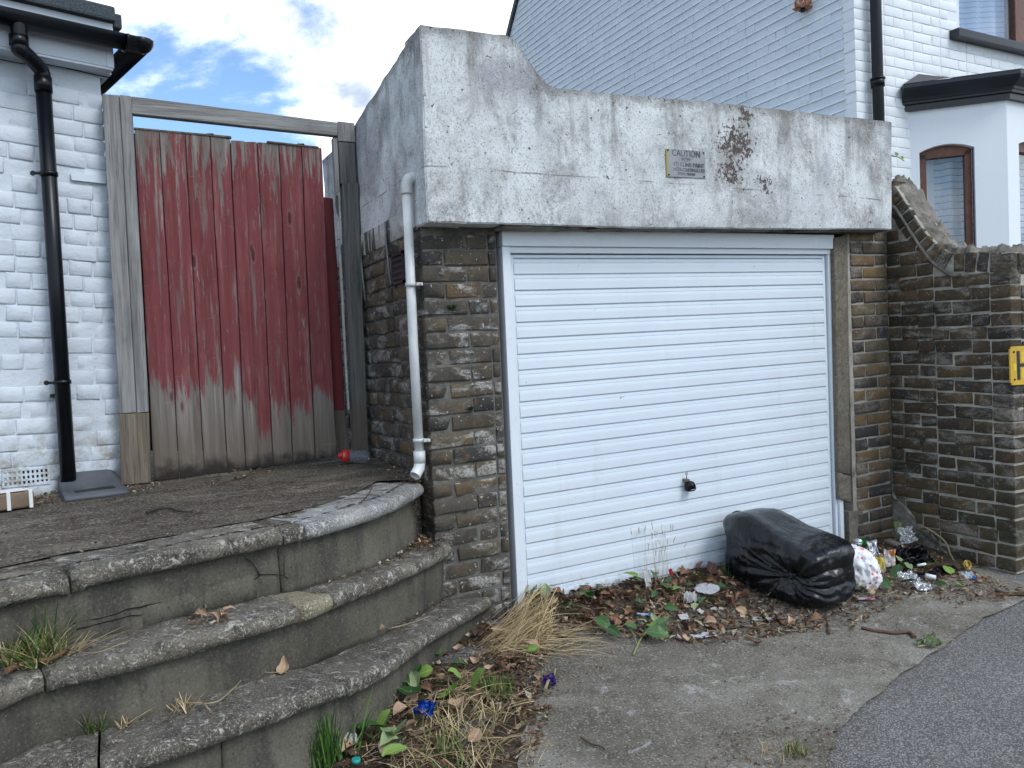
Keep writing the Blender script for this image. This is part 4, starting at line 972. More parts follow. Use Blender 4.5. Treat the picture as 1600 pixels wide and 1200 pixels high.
# rough cement capping where the coping bricks have gone
bm = bmesh.new(); rows = []; NY = 64
for k in range(NY+1):
    y = -.035 + (YE+.045)*k/NY; row = []
    for j in range(15):
        x = XW+.030+(TH-.035)*j/14; p = Vector((x, y, topz(y))); w_ = .055*abs(fb(p, 11)) + .036*fb(p, 27, 2) + .022*fb(p, 60, 2); edge = j in (0, 14) or k in (0, NY)
        row.append(bm.verts.new((x+.006*fb(p, 25, 4), y, p.z + (-.02 if edge else .0+w_))))
    rows.append(row)
for a, b in zip(rows, rows[1:]):
    for j in range(14): bm.faces.new((a[j], a[j+1], b[j+1], b[j]))
mk('cement_capping', bm, m_cap, gw, True)
def wz(s, i): return -.020*math.sin(min(1, s/.85)*math.pi)*max(0, (12-i)/12)*1.2 - .045*s*(1 if i > 4 else .6)
def keepw(s, z, L):
    y = -s; return z + .033 < topz(y-L/2*.7) - .106 and z + .033 < topz(y) - .106
brickwork(gw, m_wall, 'gwall', (XW, -.002), (0, -1), (-1, 0), -YE-.002, -.228, 2.20, .0765, 0, jit=1.5, keep=keepw, zfun=wz, round_=.0045, rough=.003, sink=.0)
# return face (towards the street)
brickwork(gw, m_wall, 'gwend', (XW+.103, YE), (1, 0), (0, -1), .60, -.228, 1.565, .0765, 0, jit=1.3, zfun=lambda s, i: wz(.8, i), round_=.0045, rough=.003)
bm = bmesh.new(); box(bm, (XW+.0095, YE+.0085, -.35), (XW+.9, YE+.2, 1.662)); mk('return_core', bm, m_mort2, gw)
#brickwork(gw, m_wall, 'gwhead', (XW+.002, YE), (1, 0), (0, -1), .108, -.27, 1.60, .0765, 0, zfun=lambda s, i: wz(.8, i), corner=(.102, .102))
# bricks on edge following the sweep of the top
rw = random.Random(9)
bev = variants('edge', .112, .062, .1, m_wall, round_=.005, rough=.004)
y = -.06; k = 0; yprev = y
while y > YE + .02:
    dy = .01; sl_ = (topz(y-dy)-topz(y+dy))/(-2*dy)     # slope along y
    tang = Vector((0, -1, -(-sl_)*-1)).normalized() if False else Vector((0, -1, (topz(y-dy)-topz(y+dy))/(2*dy))).normalized()
    up2 = Vector((0, tang.z, -tang.y)); up2 = up2 if up2.z > 0 else -up2
    c = Vector((XW, y, topz(y))) - up2*.062
    # brick: long axis along up2, short axis along the slope; face towards -x
    Mx = Matrix((up2, Vector((1,0,0)), up2.cross(Vector((1,0,0))))).transposed().to_4x4()
    link('edge_brick', rw.choice(bev), None, gw, Matrix.Translation(c+Vector((-.002+rw.uniform(-.004,.004),0,0))) @ Mx @ Matrix.Diagonal((rw.uniform(.95,1.05), 1.1, 1, 1)) @ Matrix.Rotation(R(rw.uniform(-3,3)), 4, 'Y'))
    y += tang.y*.073; k += 1
for xk in range(7): link('edge_brick', rw.choice(bev), None, gw, Matrix.Translation((XW+.034+.0745*xk, YE-.001+rw.uniform(-.003,.003), 1.608)) @ Matrix.Rotation(R(90+rw.uniform(-2,2)), 4, 'Y') @ Matrix.Diagonal((1, 1, 1, 1)))
# slipped cement fillet along the sweep
bm = bmesh.new(); F = [Vector((XW-.004, yv, topz(yv)-.135)) for yv in [-.05-.05*k for k in range(10)]]
tube(bm, F, .010, 6, True); 
for v in bm.verts: v.co += Vector((fb(v.co, 40)*.004, fb(v.co, 30, 2)*.006, fb(v.co, 30, 5)*.006))
mk('cement_fillet', bm, m_render, gw)
# cement haunching at the inner corner foot
bm = bmesh.new(); prism(bm, [Vector((XW-.012, -.00, -.22)), Vector((XW-.012, -.50, -.22))] + [Vector((XW-.008-.003*math.cos(k_*2.), y_+.022*math.sin(k_*2.7), z_+.02*math.sin(k_*1.9+1))) for k_, (y_, z_) in enumerate([(-.46,-.15),(-.40,-.10),(-.36,-.05),(-.30,-.03),(-.26,.03),(-.20,.06),(-.17,.11),(-.12,.14),(-.08,.20),(-.04,.22),(-.015,.27)])], (.03, 0, 0))
bmesh.ops.triangulate(bm, faces=bm.faces[:])
for _ in range(4):
    bmesh.ops.subdivide_edges(bm, edges=[e for e in bm.edges if e.calc_length() > .025], cuts=1); bmesh.ops.triangulate(bm, faces=[f for f in bm.faces if len(f.verts) > 3])
for v in bm.verts: v.co += Vector((-.022*abs(fb(v.co, 12))-.012*fb(v.co, 40), fb(v.co, 18, 2)*.012, fb(v.co, 18, 5)*.012))
mk('cement_haunch', bm, m_cap, gw, True)
bm = bmesh.new(); box(bm, (XR-.022, -.024, .15), (XR+.02, .0, 1.85)); 
bmesh.ops.subdivide_edges(bm, edges=[e for e in bm.edges if e.calc_length() > .5], cuts=60, use_grid_fill=True)
for v in bm.verts: v.co += Vector((fb(v.co, 22)*.012, fb(v.co, 22, 3)*.008, 0))
mk('corner_fillet', bm, m_mort, gw, True)

# hydrant plate on the street face of the garden wall
hs0 = [on_y(*qq, YE-.012) for qq in [(1578,542),(1646,537),(1648,598),(1580,602)]]
hyd = empty('hydrant_sign', hs0[3], 'yellow hydrant plate with black H on the end of the brick garden wall', 'sign')
m_yel = plain('yellow_enamel', (.62,.38,.025), .45, .12, 20, .06, .5); m_yel2 = plain('bright_yellow_number_tile', (.72,.50,.03), .4, .06); m_ink2 = plain('black_sign_paint', (.012,.014,.02), .4)
bm = bmesh.new(); prism(bm, hs0, (0, .008, 0)); bmesh.ops.recalc_face_normals(bm, faces=bm.faces); bmesh.ops.bevel(bm, geom=[e_ for e_ in bm.edges if abs((e_.verts[0].co-e_.verts[1].co).normalized().y) > .9], offset=.012, segments=4, affect='EDGES'); mk('plate', bm, m_yel, hyd)
X = (hs0[1]-hs0[0]).normalized(); Y = (hs0[0]-hs0[3]).normalized(); W2 = (hs0[1]-hs0[0]).length; H2 = (hs0[0]-hs0[3]).length
def oh(u, v, o_=.0): return hs0[3] + X*W2*u + Y*H2*v + Vector((0, -.0012-o_, 0))
def hrect(name, u0, u1, v0, v1, mat, lift=0.): 
    bm = bmesh.new(); prism(bm, [oh(u0,v0,lift), oh(u1,v0,lift), oh(u1,v1,lift), oh(u0,v1,lift)], (0, .0014, 0)); mk(name, bm, mat, hyd)
hrect('letter_H_stroke', .14, .21, .12, .88, m_ink2); hrect('letter_H_stroke', .79, .86, .12, .88, m_ink2); hrect('letter_H_bar', .2105, .7895, .455, .545, m_ink2)
hrect('number_tile', .24, .76, .58, .84, m_yel2); hrect('number_tile', .24, .76, .16, .42, m_yel2); hrect('number_tile', .06, .125, .37, .55, m_yel2)
text_mesh('80', H2*.20, m_ink2, hyd, oh(.37, .63, .0006), X, Y); text_mesh('13', H2*.20, m_ink2, hyd, oh(.36, .22, .0006), X, Y)
for (u, v) in ((.075,.86),(.075,.14),(.925,.86),(.925,.14)):
    bm = bmesh.new(); c = oh(u, v); tube(bm, [c+Vector((0,-.004,0)), c+Vector((0,.004,0))], .0055, 6); mk('screw', bm, m_gap, hyd)

# ================================================================== right house behind
YF = .65; c0 = on_y(1337, 100, YF); XG = c0.x
rh = empty('tall_white_house', (XG, YF, 0), 'tall white painted brick house with bay window behind the garage', 'house')
HR = 7.2
gtop = [on_x(797, 52, XG), on_x(810, 0, XG)]; gd = (gtop[1]-gtop[0]).normalized(); tg = (HR-gtop[0].z)/gd.z; gl = gtop[0]+gd*tg; gk = gtop[0]-gd*(gtop[0].z/gd.z) if gd.z else gtop[0]
yb = gtop[0].y + .25
bm = bmesh.new(); prism(bm, [Vector((XG+.007, YF+.007, -.3)), Vector((XG+.007, YF+.007, HR)), Vector((XG+.007, gl.y, HR)), gtop[0]+Vector((.007,0,0)), gtop[0]-gd*1.6+Vector((.007,0,0)), Vector((XG+.007, (gtop[0]-gd*1.6).y, -.3))], (.25, 0, 0)); mk('wall', bm, m_rgable, rh)
# the gable's verge
bm = bmesh.new(); s0 = gtop[0]-gd*1.8; s1 = gl; off = gd.cross(Vector((1,0,0))).normalized(); off = off if off.y > 0 else -off
prism(bm, [s0+off*.0, s1+off*.0, s1+off*.06, s0+off*.06], (.4, 0, 0)); bm2 = [v for v in bm.verts]
for v in bm2: v.co.x -= .03
mk('roof_verge', bm, m_lead, rh)
def keepg(s, z, L):
    y = YF + s
    if z < 1.9: return False
    p = gtop[0] + gd*((z-gtop[0].z)/gd.z); return y + L/2 < p.y - .02
def seen(y, z, x):
    d = Vector((x, y, z))-CAMP; dd = d.dot(CF); return dd > 0 and -30 < 600-FPX*d.dot(CU)/dd < 1200 and 700 < 800+FPX*d.dot(CR)/dd < 1680
# the joints of the gable show as raised weatherstruck ridges with their lit edges put in as a paler colour: bricks set back between them
def kg(s, z, L): return keepg(s, z, L) and seen(YF+s, z, XG) and z > 1.95 + .0*s
brickwork(rh, m_rgable, 'gable', (XG, YF+.1), (0, 1), (-1, 0), 7.5, 1.90, 6.2, .0755, 0, keep=kg, jit=1.3, joint=.009, round_=.0015, rough=.0012, limit=[190], sink=.005, H=.0705)
# weatherstruck joints of the gable stand proud as ridges, coloured paler as if lit
k = 0; zc_ = 1.90 - .0045
while zc_ < 6.2:
    p_ = gtop[0] + gd*((zc_-gtop[0].z)/gd.z); ye = p_.y - .02; pts = []; y = YF+.1
    while y < ye:
        if seen(y, zc_, XG): pts.append(Vector((XG+.0005+.0015*fb((y*9, zc_*5, 0)), y, zc_ + .0035*fb((y*2.2, zc_*7, 1)) + .002*fb((y*9, zc_*7, 4)))))
        y += .05
    if len(pts) > 3:
        bm = bmesh.new(); rows = [[bm.verts.new(p + Vector(v)) for v in ((.008, 0, .0075), (-.0045, 0, .003), (-.0065, 0, -.0035), (.008, 0, -.006))] for p in pts]
        for a, b in zip(rows, rows[1:]):
            for q_ in range(3): bm.faces.new((a[q_], a[q_+1], b[q_+1], b[q_]))
        mk('joint_ridge', bm, m_rridge, rh)
    zc_ += .0755
def kf(s, z, L): return seen(YF, z, XG+s) and not (on_bay(s) and z < 2.75) and not (s+L/2 > UW0-XG-.0 and z > UWZ-.06)
UW = on_y(1500, 50, YF); UW0 = UW.x; UWZ = UW.z
A_ = on_y(1421, 175, YF); B45 = Vector((math.sqrt(.5), -math.sqrt(.5), 0))
N45 = Vector((-math.sqrt(.5), -math.sqrt(.5), 0))
def on_b(px, py, off=0.): return on_plane(px, py, A_ + N45*off, N45)
Bc_ = on_b(1573, 190); wb = (Bc_-A_).dot(B45)
def on_bay(s): return s + XG > A_.x + .02
brickwork(rh, m_rfront, 'front', (XG, YF), (1, 0), (0, -1), 2.6, 1.40, 4.0, .0755, 0, keep=kf, corner=(.215, .102), ret=(.1, .1), jit=.35, joint=.006, round_=.0018, rough=.0008, limit=[105], H=.0715, sink=.0015)
bm = bmesh.new(); box(bm, (XG+.3, YF+.5, -.3), (XG+5, YF+.52, HR)); mk('dark_interior', bm, m_dark, rh)
bm = bmesh.new(); box(bm, (XG+.004, YF+.0045, -.3), (UW0, YF+.0065, HR)); box(bm, (UW0, YF+.0046, -.3), (XG+5, YF+.0061, UWZ-.075)); mk('front_skin', bm, m_rfront, rh)
# iron downpipe on the front
rdp = empty('iron_downpipe', on_y(1374, 185, YF-.05), 'black cast iron downpipe with chipped joint on the tall white house', 'downpipe')
pa, pb = on_y(1368, 0, YF-.06), on_y(1374, 184, YF-.06); j = on_y(1373, 130, YF-.06)
bm = bmesh.new(); tube(bm, [Vector((pa.x, YF-.06, 7)), Vector((pa.x, YF-.06, 0))], .040, 16); mk('pipe', bm, m_black, rdp)
bm = bmesh.new(); tube(bm, [Vector((pa.x, YF-.06, j.z+.03)), Vector((pa.x, YF-.06, j.z-.03))], .048, 16); tube(bm, [Vector((pa.x, YF-.06, j.z+.035)), Vector((pa.x, YF-.06, j.z+.022))], .052, 16); mk('socket', bm, m_black, rdp)
# rusty wall bracket on the gable
rb = on_x(1261, 8, XG); bk_ = empty('rusty_bracket', rb, 'rusty orange metal box fixed high on the side wall of the tall white house', 'bracket')
m_rust = M('flaking_rust', .85, .3); w = m_rust.obj(); m_rust.col(m_rust.ramp(m_rust.noise(w, 30, 5, .7), [(.35, (.15,.045,.02)), (.5, (.38,.14,.06)), (.62, (.55,.50,.44))])); m_rust.bump(m_rust.noise(w, 60, 3), .6, .004); m_rust = m_rust.m
bm = bmesh.new(); box(bm, (rb.x-.09, rb.y-.045, rb.z-.02), (rb.x, rb.y+.045, rb.z+.14), .006); box(bm, (rb.x-.10, rb.y-.055, rb.z-.035), (rb.x, rb.y+.055, rb.z-.021), .004)
mk('housing', bm, m_rust, bk_); bm = bmesh.new(); tube(bm, [(rb.x-.05, rb.y, rb.z-.03), (rb.x-.05, rb.y, rb.z-.06)], .018, 8); mk('lamp_stub', bm, m_black, bk_)
# bay: splayed left face with a segmental-headed window, then the front face
def bayp(u, z, off=0.): return A_.xy.to_3d()*1.0 + B45*u + N45*off + Vector((0,0,z))
w0, w1 = (on_b(1437,262)-A_).dot(B45), (on_b(1523,250)-A_).dot(B45)
zt0 = on_b(1437, 236).z; zt1_ = on_b(1523, 228).z; ztop_b = on_b(1500, 166).z+.05
ztp = (zt0+zt1_)/2; zsill = on_b(1500, 383).z-.15
def bay_face(P, u0, u1, a, b, zt_, rise, ztop, zbot, depth=.11):
    "wall face with a segmental opening; P maps (u, z, off) to the world"
    bm = bmesh.new(); K = 12; arc = [(a+(b-a)*k/K, zt_ + rise*(1-(2*k/K-1)**2)) for k in range(K+1)]
    top = [(u, ztop) for u, _ in arc]
    def F(c): bm.faces.new([bm.verts.new(P(*p)) for p in c])
    F([(u0,zbot,0),(a,zbot,0),(a,zt_,0),(a,ztop,0),(u0,ztop,0)]); F([(b,zbot,0),(u1,zbot,0),(u1,ztop,0),(b,ztop,0),(b,zt_,0)])
    for k in range(K): F([(*arc[k],0),(*arc[k+1],0),(*top[k+1],0),(*top[k],0)]); F([(*arc[k],0),(*arc[k],-depth),(*arc[k+1],-depth),(*arc[k+1],0)])
    F([(a,zbot,0),(a,zbot,-depth),(a,zt_,-depth),(a,zt_,0)]); F([(b,zbot,0),(b,zbot,-depth),(b,zt_,-depth),(b,zt_,0)])
    F([(a,zsill,0),(b,zsill,0),(b,zbot,0),(a,zbot,0)])
    bmesh.ops.remove_doubles(bm, verts=bm.verts, dist=1e-4); return bm, arc
bm, arc = bay_face(bayp, -.03, wb, w0, w1, ztp-.01, .045, ztop_b, -.2); 
Fc = Bc_.xy.to_3d()
def frp(u, z, off=0.): return Fc + Vector((u, -off, z))
fw0 = (on_plane(1592, 240, Bc_, (0,1,0))-Bc_).x
mk('bay_side_wall', bm, m_bay, rh, False)
bm, arc2 = bay_face(frp, 0, 1.7, fw0, fw0+.62, ztp+.0, .05, ztop_b, -.2); mk('bay_front_wall', bm, m_bay, rh, False)
def window(P, a, b, zt_, rise, zb_, mcur, seed, fw=.055, arch=True):
    K = 12; win = bmesh.new(); d0, d1 = -.105, -.055
    def seg(c):
        f = [win.verts.new(P(*p, d1)) for p in c]; g = [win.verts.new(P(*p, d0-.02)) for p in c]; n = len(c)
        win.faces.new(f); win.faces.new(g[::-1])
        for i in range(n): win.faces.new((f[i], g[i], g[(i+1) % n], f[(i+1) % n]))
    seg([(a,zb_),(a+fw,zb_),(a+fw,zt_),(a,zt_)]); seg([(b-fw,zb_),(b,zb_),(b,zt_),(b-fw,zt_)]); seg([(a+fw+.0005,zb_),(b-fw-.0005,zb_),(b-fw-.0005,zb_+fw),(a+fw+.0005,zb_+fw)])
    for k in range(K):
        u0, u1 = a+(b-a)*k/K, a+(b-a)*(k+1)/K; r = (lambda u: zt_ + (rise*(1-(2*(u-a)/(b-a)-1)**2) if arch else 0)); seg([(u0, zt_-fw*.55), (u1, zt_-fw*.55), (u1, r(u1)+.02), (u0, r(u0)+.02)])
    fr_ = mk('window', win, m_brown, rh)
    g = bmesh.new(); c = [P(a+fw*.7, zb_+fw*.7, -.088), P(b-fw*.7, zb_+fw*.7, -.088), P(b-fw*.7, zt_-fw*.3, -.088), P(a+fw*.7, zt_-fw*.3, -.088)]; n = (P(0,0,-.092)-P(0,0,-.088)); prism(g, c, n); mk('pane', g, m_glass, fr_)
    cu = bmesh.new(); NU = 60; vs = []
    for k in range(NU+1):
        u = a - .30 + (b-a+.40)*k/NU; off = -.20 + .018*math.sin(u*42+seed)+.02*fb((u*9, seed, 0)); vs.append((cu.verts.new(P(u, zb_-.05, off)), cu.verts.new(P(u, zt_+rise+.1, off+.006*math.sin(u*30)))))
    for p, q_ in zip(vs, vs[1:]): f = cu.faces.new((p[0], q_[0], q_[1], p[1])); f.smooth = True
    mk('curtain', cu, mcur, fr_); return fr_
window(bayp, w0, w1, ztp-.02, .045, zsill, m_curtain, 1)
window(frp, fw0, fw0+.62, ztp-.01, .05, zsill, m_curtain, 2)
# bay roof: moulded cornice and lead slope
ca = on_b(1404, 142, .14); zc1 = on_b(1560, 112, .16).z; zc0 = on_b(1430, 174, 0).z
base = [(A_+B45*-.06).xy.to_3d(), Bc_.xy.to_3d(), (Bc_+Vector((1.8,0,0))).xy.to_3d()]
def offs(o_): 
    n1, n2 = N45, Vector((0,-1,0)); mid = (n1+n2).normalized(); return [base[0]+n1*o_, base[1]+mid*o_/mid.dot(n1), base[2]+n2*o_]
hc = zc1 - zc0 
steps_ = [(.0, 0.0), (.035, 0.0), (.038, .22), (.058, .25), (.06, .34), (.075, .38), (.078, .46), (.10, .55), (.135, .70), (.142, .84), (.142, 1.0)]
zcb = on_b(1567, 157, .0).z; zct = on_b(1577, 110, .142).z; hh = zct-zcb
bm = bmesh.new(); rings = []
for o_, t in steps_: rings.append([bm.verts.new((p.x, p.y, zcb+hh*t)) for p in offs(o_)])
rings.append([bm.verts.new((p.x, p.y, zct)) for p in offs(-.05)])
for a, b in zip(rings, rings[1:]):
    for k in range(2): bm.faces.new((a[k], a[k+1], b[k+1], b[k]))
bm.faces.new([r[0] for r in rings]); mk('bay_cornice', bm, m_navy, rh)
bm = bmesh.new(); o1 = offs(.146); o2 = offs(-.42); zr2 = on_y(1560, 105, YF).z
tl = [Vector((p.x, p.y, zct+.003)) for p in o1]; wl = [Vector((A_.x+.12, YF, zct+.13)), Vector((Bc_.x+.02, YF-.02, zct+.14)), Vector((Bc_.x+2, YF-.02, zct+.14))]
for k in range(2): bm.faces.new([bm.verts.new(p) for p in (tl[k], tl[k+1], wl[k+1], wl[k])])
bm.faces.new([bm.verts.new(p) for p in (tl[0], wl[0], Vector((tl[0].x+.05, YF, zct)))]); mk('bay_roof', bm, m_lead, rh)
# upper window
sa = on_y(1497, 60, YF-.06)
bm = bmesh.new(); sz = on_y(1540, 62, YF-.06).z; box(bm, (sa.x-.01, YF-.075, UWZ-.075), (sa.x+2.2, YF+.1, UWZ-.008), .006); mk('window_sill', bm, m_navy, rh)
um = on_y(1579, 20, YF+.1).x
bm = bmesh.new(); box(bm, (um, YF+.06, UWZ-.01), (um+.07, YF+.12, UWZ+1.5), .004); box(bm, (um+.0705, YF+.075, UWZ-.01), (um+.16, YF+.12, UWZ+1.5), .004); box(bm, (UW0-.04, YF+.07, UWZ-.012), (um-.0005, YF+.11, UWZ+.006), .002)
fr_ = mk('window', bm, m_brown, rh); bm = bmesh.new(); box(bm, (UW0-.05, YF+.09, UWZ), (um, YF+.094, UWZ+1.5)); mk('pane', bm, m_glass, fr_)
bm = bmesh.new(); vs = []
for k in range(61):
    u = UW0-.1 + (um-UW0+.12)*k/60; off = YF + .17 + .03*math.sin(u*26)+.02*fb((u*9, 1, 0)); vs.append((bm.verts.new((u, off, UWZ-.05)), bm.verts.new((u, off, UWZ+1.6))))
for p, q_ in zip(vs, vs[1:]): f = bm.faces.new((p[0], q_[0], q_[1], p[1])); f.smooth = True
mk('curtain', bm, m_curtain2, fr_)

# ================================================================== litter: beds, leaves, rubbish
def sm01(t): t = max(0., min(1., t)); return t*t*(3-2*t)
BX_, BY_ = 2.46, -.30
def hm(x, y):
    "height of the drift of litter above the drive"
    h = 0.
    if -.12 < x < 2.7: 
        dep = .40 if x > .2 else .26
        h = .060*sm01(1+y/dep)*sm01((x+.10)/.25)
    h = max(h, .095*math.exp(-(((x-2.50)/.26)**2+((y+.16)/.26)**2)))
    return h*(.75+.5*fb((x, y, 0), 5)) if h > .002 else 0.
def gtop_(x, y): return gz(x, y) + .012 + hm(x, y)
def gp(px, py, h=0.):
    z = 0.
    for _ in range(5): p = on_g(px, py, z+.012); z = hm(p.x, p.y)
    return Vector((p.x, p.y, gtop_(p.x, p.y)+h))
bm = bmesh.new(); NXg, NYg = 110, 30; g = {}
for i in range(NXg+1):
    for j in range(NYg+1):
        x = -.13+2.84*i/NXg; y = .012-.62*j/NYg; h = hm(x, y); g[i, j] = bm.verts.new((x, y, gz(x, y)+.008+h*.9+(.004*fb((x,y,0), 40) if h else -.012)))
for i in range(NXg):
    for j in range(NYg): bm.faces.new((g[i,j], g[i,j+1], g[i+1,j+1], g[i+1,j]))
o = mk('litter_bed', bm, m_soil, None, True); o['kind'] = 'stuff'

m = M('dry_litter', .85, .2); at = m.n('ShaderNodeAttribute', attribute_name='Col'); nn = m.noise(m.pos(), 120, 3, .6)
m.col(m.mix(m.st(nn, .35, .7), m.mix(.5, at.outputs['Color'], (.03,.02,.012)), at.outputs['Color'])); m_lit = m.m
BROWN = [(.085,.042,.024),(.15,.075,.040),(.21,.125,.07),(.045,.028,.018),(.30,.205,.125),(.11,.07,.05),(.18,.085,.05)]
TAN = [(.38,.29,.18),(.46,.36,.24),(.28,.21,.13),(.52,.45,.34)]
GREEN = [(.06,.10,.028),(.10,.15,.04),(.045,.075,.022)]
class Soup:
    def __init__(s): s.v = []; s.f = []; s.c = []
    def tri(s, pts, col): 
        n = len(s.v); s.v += [tuple(p) for p in pts]; s.f.append(tuple(range(n, n+len(pts)))); s.c.append(col)
    def blade(s, a, b, w, col, sag=.0, seg=3, side=None):
        a, b = Vector(a), Vector(b); d = b-a; sd_ = side or d.cross(Vector((random.uniform(-1,1), random.uniform(-1,1), .3))).normalized(); n0 = len(s.v)
        for k in range(seg+1):
            t = k/seg; p = a.lerp(b, t) + Vector((0,0,-sag*4*t*(t-1)*-1 if False else sag*4*t*(1-t))); ww = w*(1-t*.85)
            s.v += [tuple(p-sd_*ww), tuple(p+sd_*ww)]
        for k in range(seg): s.f.append((n0+2*k, n0+2*k+1, n0+2*k+3, n0+2*k+2)); s.c.append(col)
    def build(s, name, mat, parent=None, kind=None, label=None, cat=None, group=None):
        me = pydata(name, s.v, s.f); ca = me.color_attributes.new('Col', 'BYTE_COLOR', 'CORNER') if False else me.color_attributes.new('Col', 'FLOAT_COLOR', 'CORNER')
        buf = []
        for f, c in zip(s.f, s.c): buf += [*c, 1.]*len(f)
        ca.data.foreach_set('color', buf); o = link(name, me, mat, parent); props(o, label, cat, group, kind); return o
def var_(c, k=.25): q = random.uniform(1-k, 1+k); return tuple(min(1, x*q) for x in c)
def inpoly(x, y, P):
    r = False; j = len(P)-1
    for i in range(len(P)):
        if (P[i][1] > y) != (P[j][1] > y) and x < (P[j][0]-P[i][0])*(y-P[i][1])/(P[j][1]-P[i][1])+P[i][0]: r = not r
        j = i
    return r
def sample(P, n, surf):
    xs = [p[0] for p in P]; ys = [p[1] for p in P]; k = 0
    while k < n:
        x, y = random.uniform(min(xs), max(xs)), random.uniform(min(ys), max(ys))
        if inpoly(x, y, P): k += 1; yield surf(x, y)
def flake(s, p, size, col, tilt=.5):
    n = Vector((random.gauss(0, tilt), random.gauss(0, tilt), 1)).normalized(); x, y = frame_of(n); a = random.uniform(0, 6.28); u = x*math.cos(a)+y*math.sin(a); v = n.cross(u); l = size*random.uniform(.5, 1.3); w = l*random.uniform(.2, .8)
    c = p + Vector((0,0,abs(u.z)*l*.5+abs(v.z)*w*.5+.001)); cr = n*l*random.uniform(-.25, .35)
    s.tri([c-u*l*.6, c-v*w*.5-u*l*.1+cr*.4, c+u*l*.55-v*w*.1], col); s.tri([c-u*l*.6, c+u*l*.55-v*w*.1, c+v*w*.5+u*l*.05+cr], col)
A1 = [(812,950),(870,925),(1000,905),(1150,880),(1150,905),(1300,965),(1290,985),(1180,1000),(1100,1008),(1000,1000),(900,990),(850,1040),(830,1100),(780,1120),(770,1000)]
A2 = [(1290,960),(1330,850),(1390,840),(1440,850),(1500,890),(1592,915),(1600,935),(1500,945),(1420,935),(1330,985)]
A3 = [(680,1010),(765,960),(830,1000),(870,1060),(860,1120),(830,1200),(480,1200),(560,1140),(640,1060)]
A4 = [(860,1000),(1000,1000),(1300,975),(1420,940),(1600,925),(1500,985),(1320,1010),(1180,1035),(950,1040),(840,1120),(835,1060)]
sp = Soup()
for p in sample(A1, 6500, gp): flake(sp, p, random.choice((.008,.012,.02,.032)), var_(random.choice(BROWN if random.random() < .74 else TAN)), .55)
for p in sample(A2, 2200, gp): flake(sp, p, random.choice((.008,.012,.02,.028)), var_(random.choice(BROWN if random.random() < .72 else TAN)), .5)
sp.build('leaf_litter', m_lit, kind='stuff', label='drift of crumbled dry brown leaves along the foot of the garage door', cat='leaf litter')
sp = Soup()
for p in sample(A3, 3600, gp): flake(sp, p, random.choice((.005,.008,.014,.024)), var_(random.choice(BROWN if random.random() < .7 else TAN)), .4)
sp.build('verge_litter', m_lit, kind='stuff', label='crumbled leaves and husks over the soil beside the steps', cat='leaf litter')
sp = Soup()
for p in sample(A4, 2600, gp): flake(sp, p, random.choice((.004,.006,.009)), var_(random.choice(TAN if random.random() < .45 else BROWN)), .25)
for p in sample([(830,1040),(1300,1000),(1590,940),(1300,1200),(820,1200)], 900, gp): flake(sp, p, random.choice((.003,.005,.008)), var_(random.choice(TAN+BROWN)), .25)
for p in sample([(1100,1200),(1120,1150),(1200,1120),(1300,1100),(1330,1110),(1290,1200)], 700, gp): flake(sp, p, random.choice((.004,.007,.012)), var_(random.choice(BROWN+TAN[:1])), .3)
for p in sample([(1585,930),(1620,950),(1500,1030),(1390,1105),(1320,1200),(1270,1200),(1300,1130),(1400,1045),(1480,990)], 700, lambda x, y: on_g(x, y, .012)): flake(sp, p, random.choice((.003,.005,.008)), var_(random.choice(TAN+BROWN+BROWN)), .3)
for p in sample([(1290,1200),(1600,980),(1600,1200)], 60, lambda x, y: on_g(x, y, .003)): flake(sp, p, .005, var_(random.choice(TAN)), .2)
sp.build('husk_scatter', m_lit, kind='stuff', label='pale husks and crumbs scattered over the concrete drive', cat='husks')
# litter on platform and treads
def stp(px, py):
    "point of the step or platform surface seen through a pixel"
    best = None
    for zt, S, dep in ((zt1, S1, 0), (zt2, S2, .40), (zt3, S3, .40)):
        z = zt(-.8)
        for _ in range(4): p = on_z(px, py, z); z = zt(p.x)
        i = min(range(0, len(S), 3), key=lambda i: (S[i]-Vector((p.x, p.y, 0))).length_squared); N = nrm(S, i); d = (Vector((p.x, p.y, 0))-S[i]).dot(N)
        if d < -.005: return Vector((p.x, p.y, z+.003 + (zp(p.x, p.y)-.66 if zt is zt1 and d < -.25 else 0)))
    return gp(px, py)
sp = Soup()
for P, n, szs in (([(0,800),(180,770),(520,720),(640,740),(560,790),(300,850),(0,880)], 700, (.004,.007,.012)),
                  ([(640,845),(665,812),(690,840),(695,858),(640,858)], 420, (.012,.02,.026)), ([(500,905),(640,850),(690,858),(560,900),(480,925)], 260, (.006,.012,.02)),
                  ([(600,985),(690,935),(700,945),(620,990)], 160, (.006,.012)), ([(50,775),(85,762),(85,790),(45,795)], 130, (.012,.02)), ([(190,762),(250,750),(250,765),(200,775)], 150, (.01,.018)),
                  ([(300,748),(430,735),(430,745),(330,765)], 110, (.01,.02)), ([(0,1010),(200,960),(480,890),(480,905),(200,985),(0,1040)], 120, (.004,.008)), ([(100,1190),(420,1070),(430,1085),(150,1200)], 90, (.004,.008)),
                  ([(300,955),(365,965),(350,980),(290,985)], 60, (.012,.018)), ([(600,735),(650,740),(660,760),(610,750)], 160, (.01,.018))):
    for p in sample(P, n, stp): flake(sp, p, random.choice(szs), var_(random.choice(BROWN if random.random() < .75 else TAN)), .45)
sp.build('step_litter', m_lit, kind='stuff', label='dry leaf crumbs and husks caught on the steps and platform', cat='leaf litter')

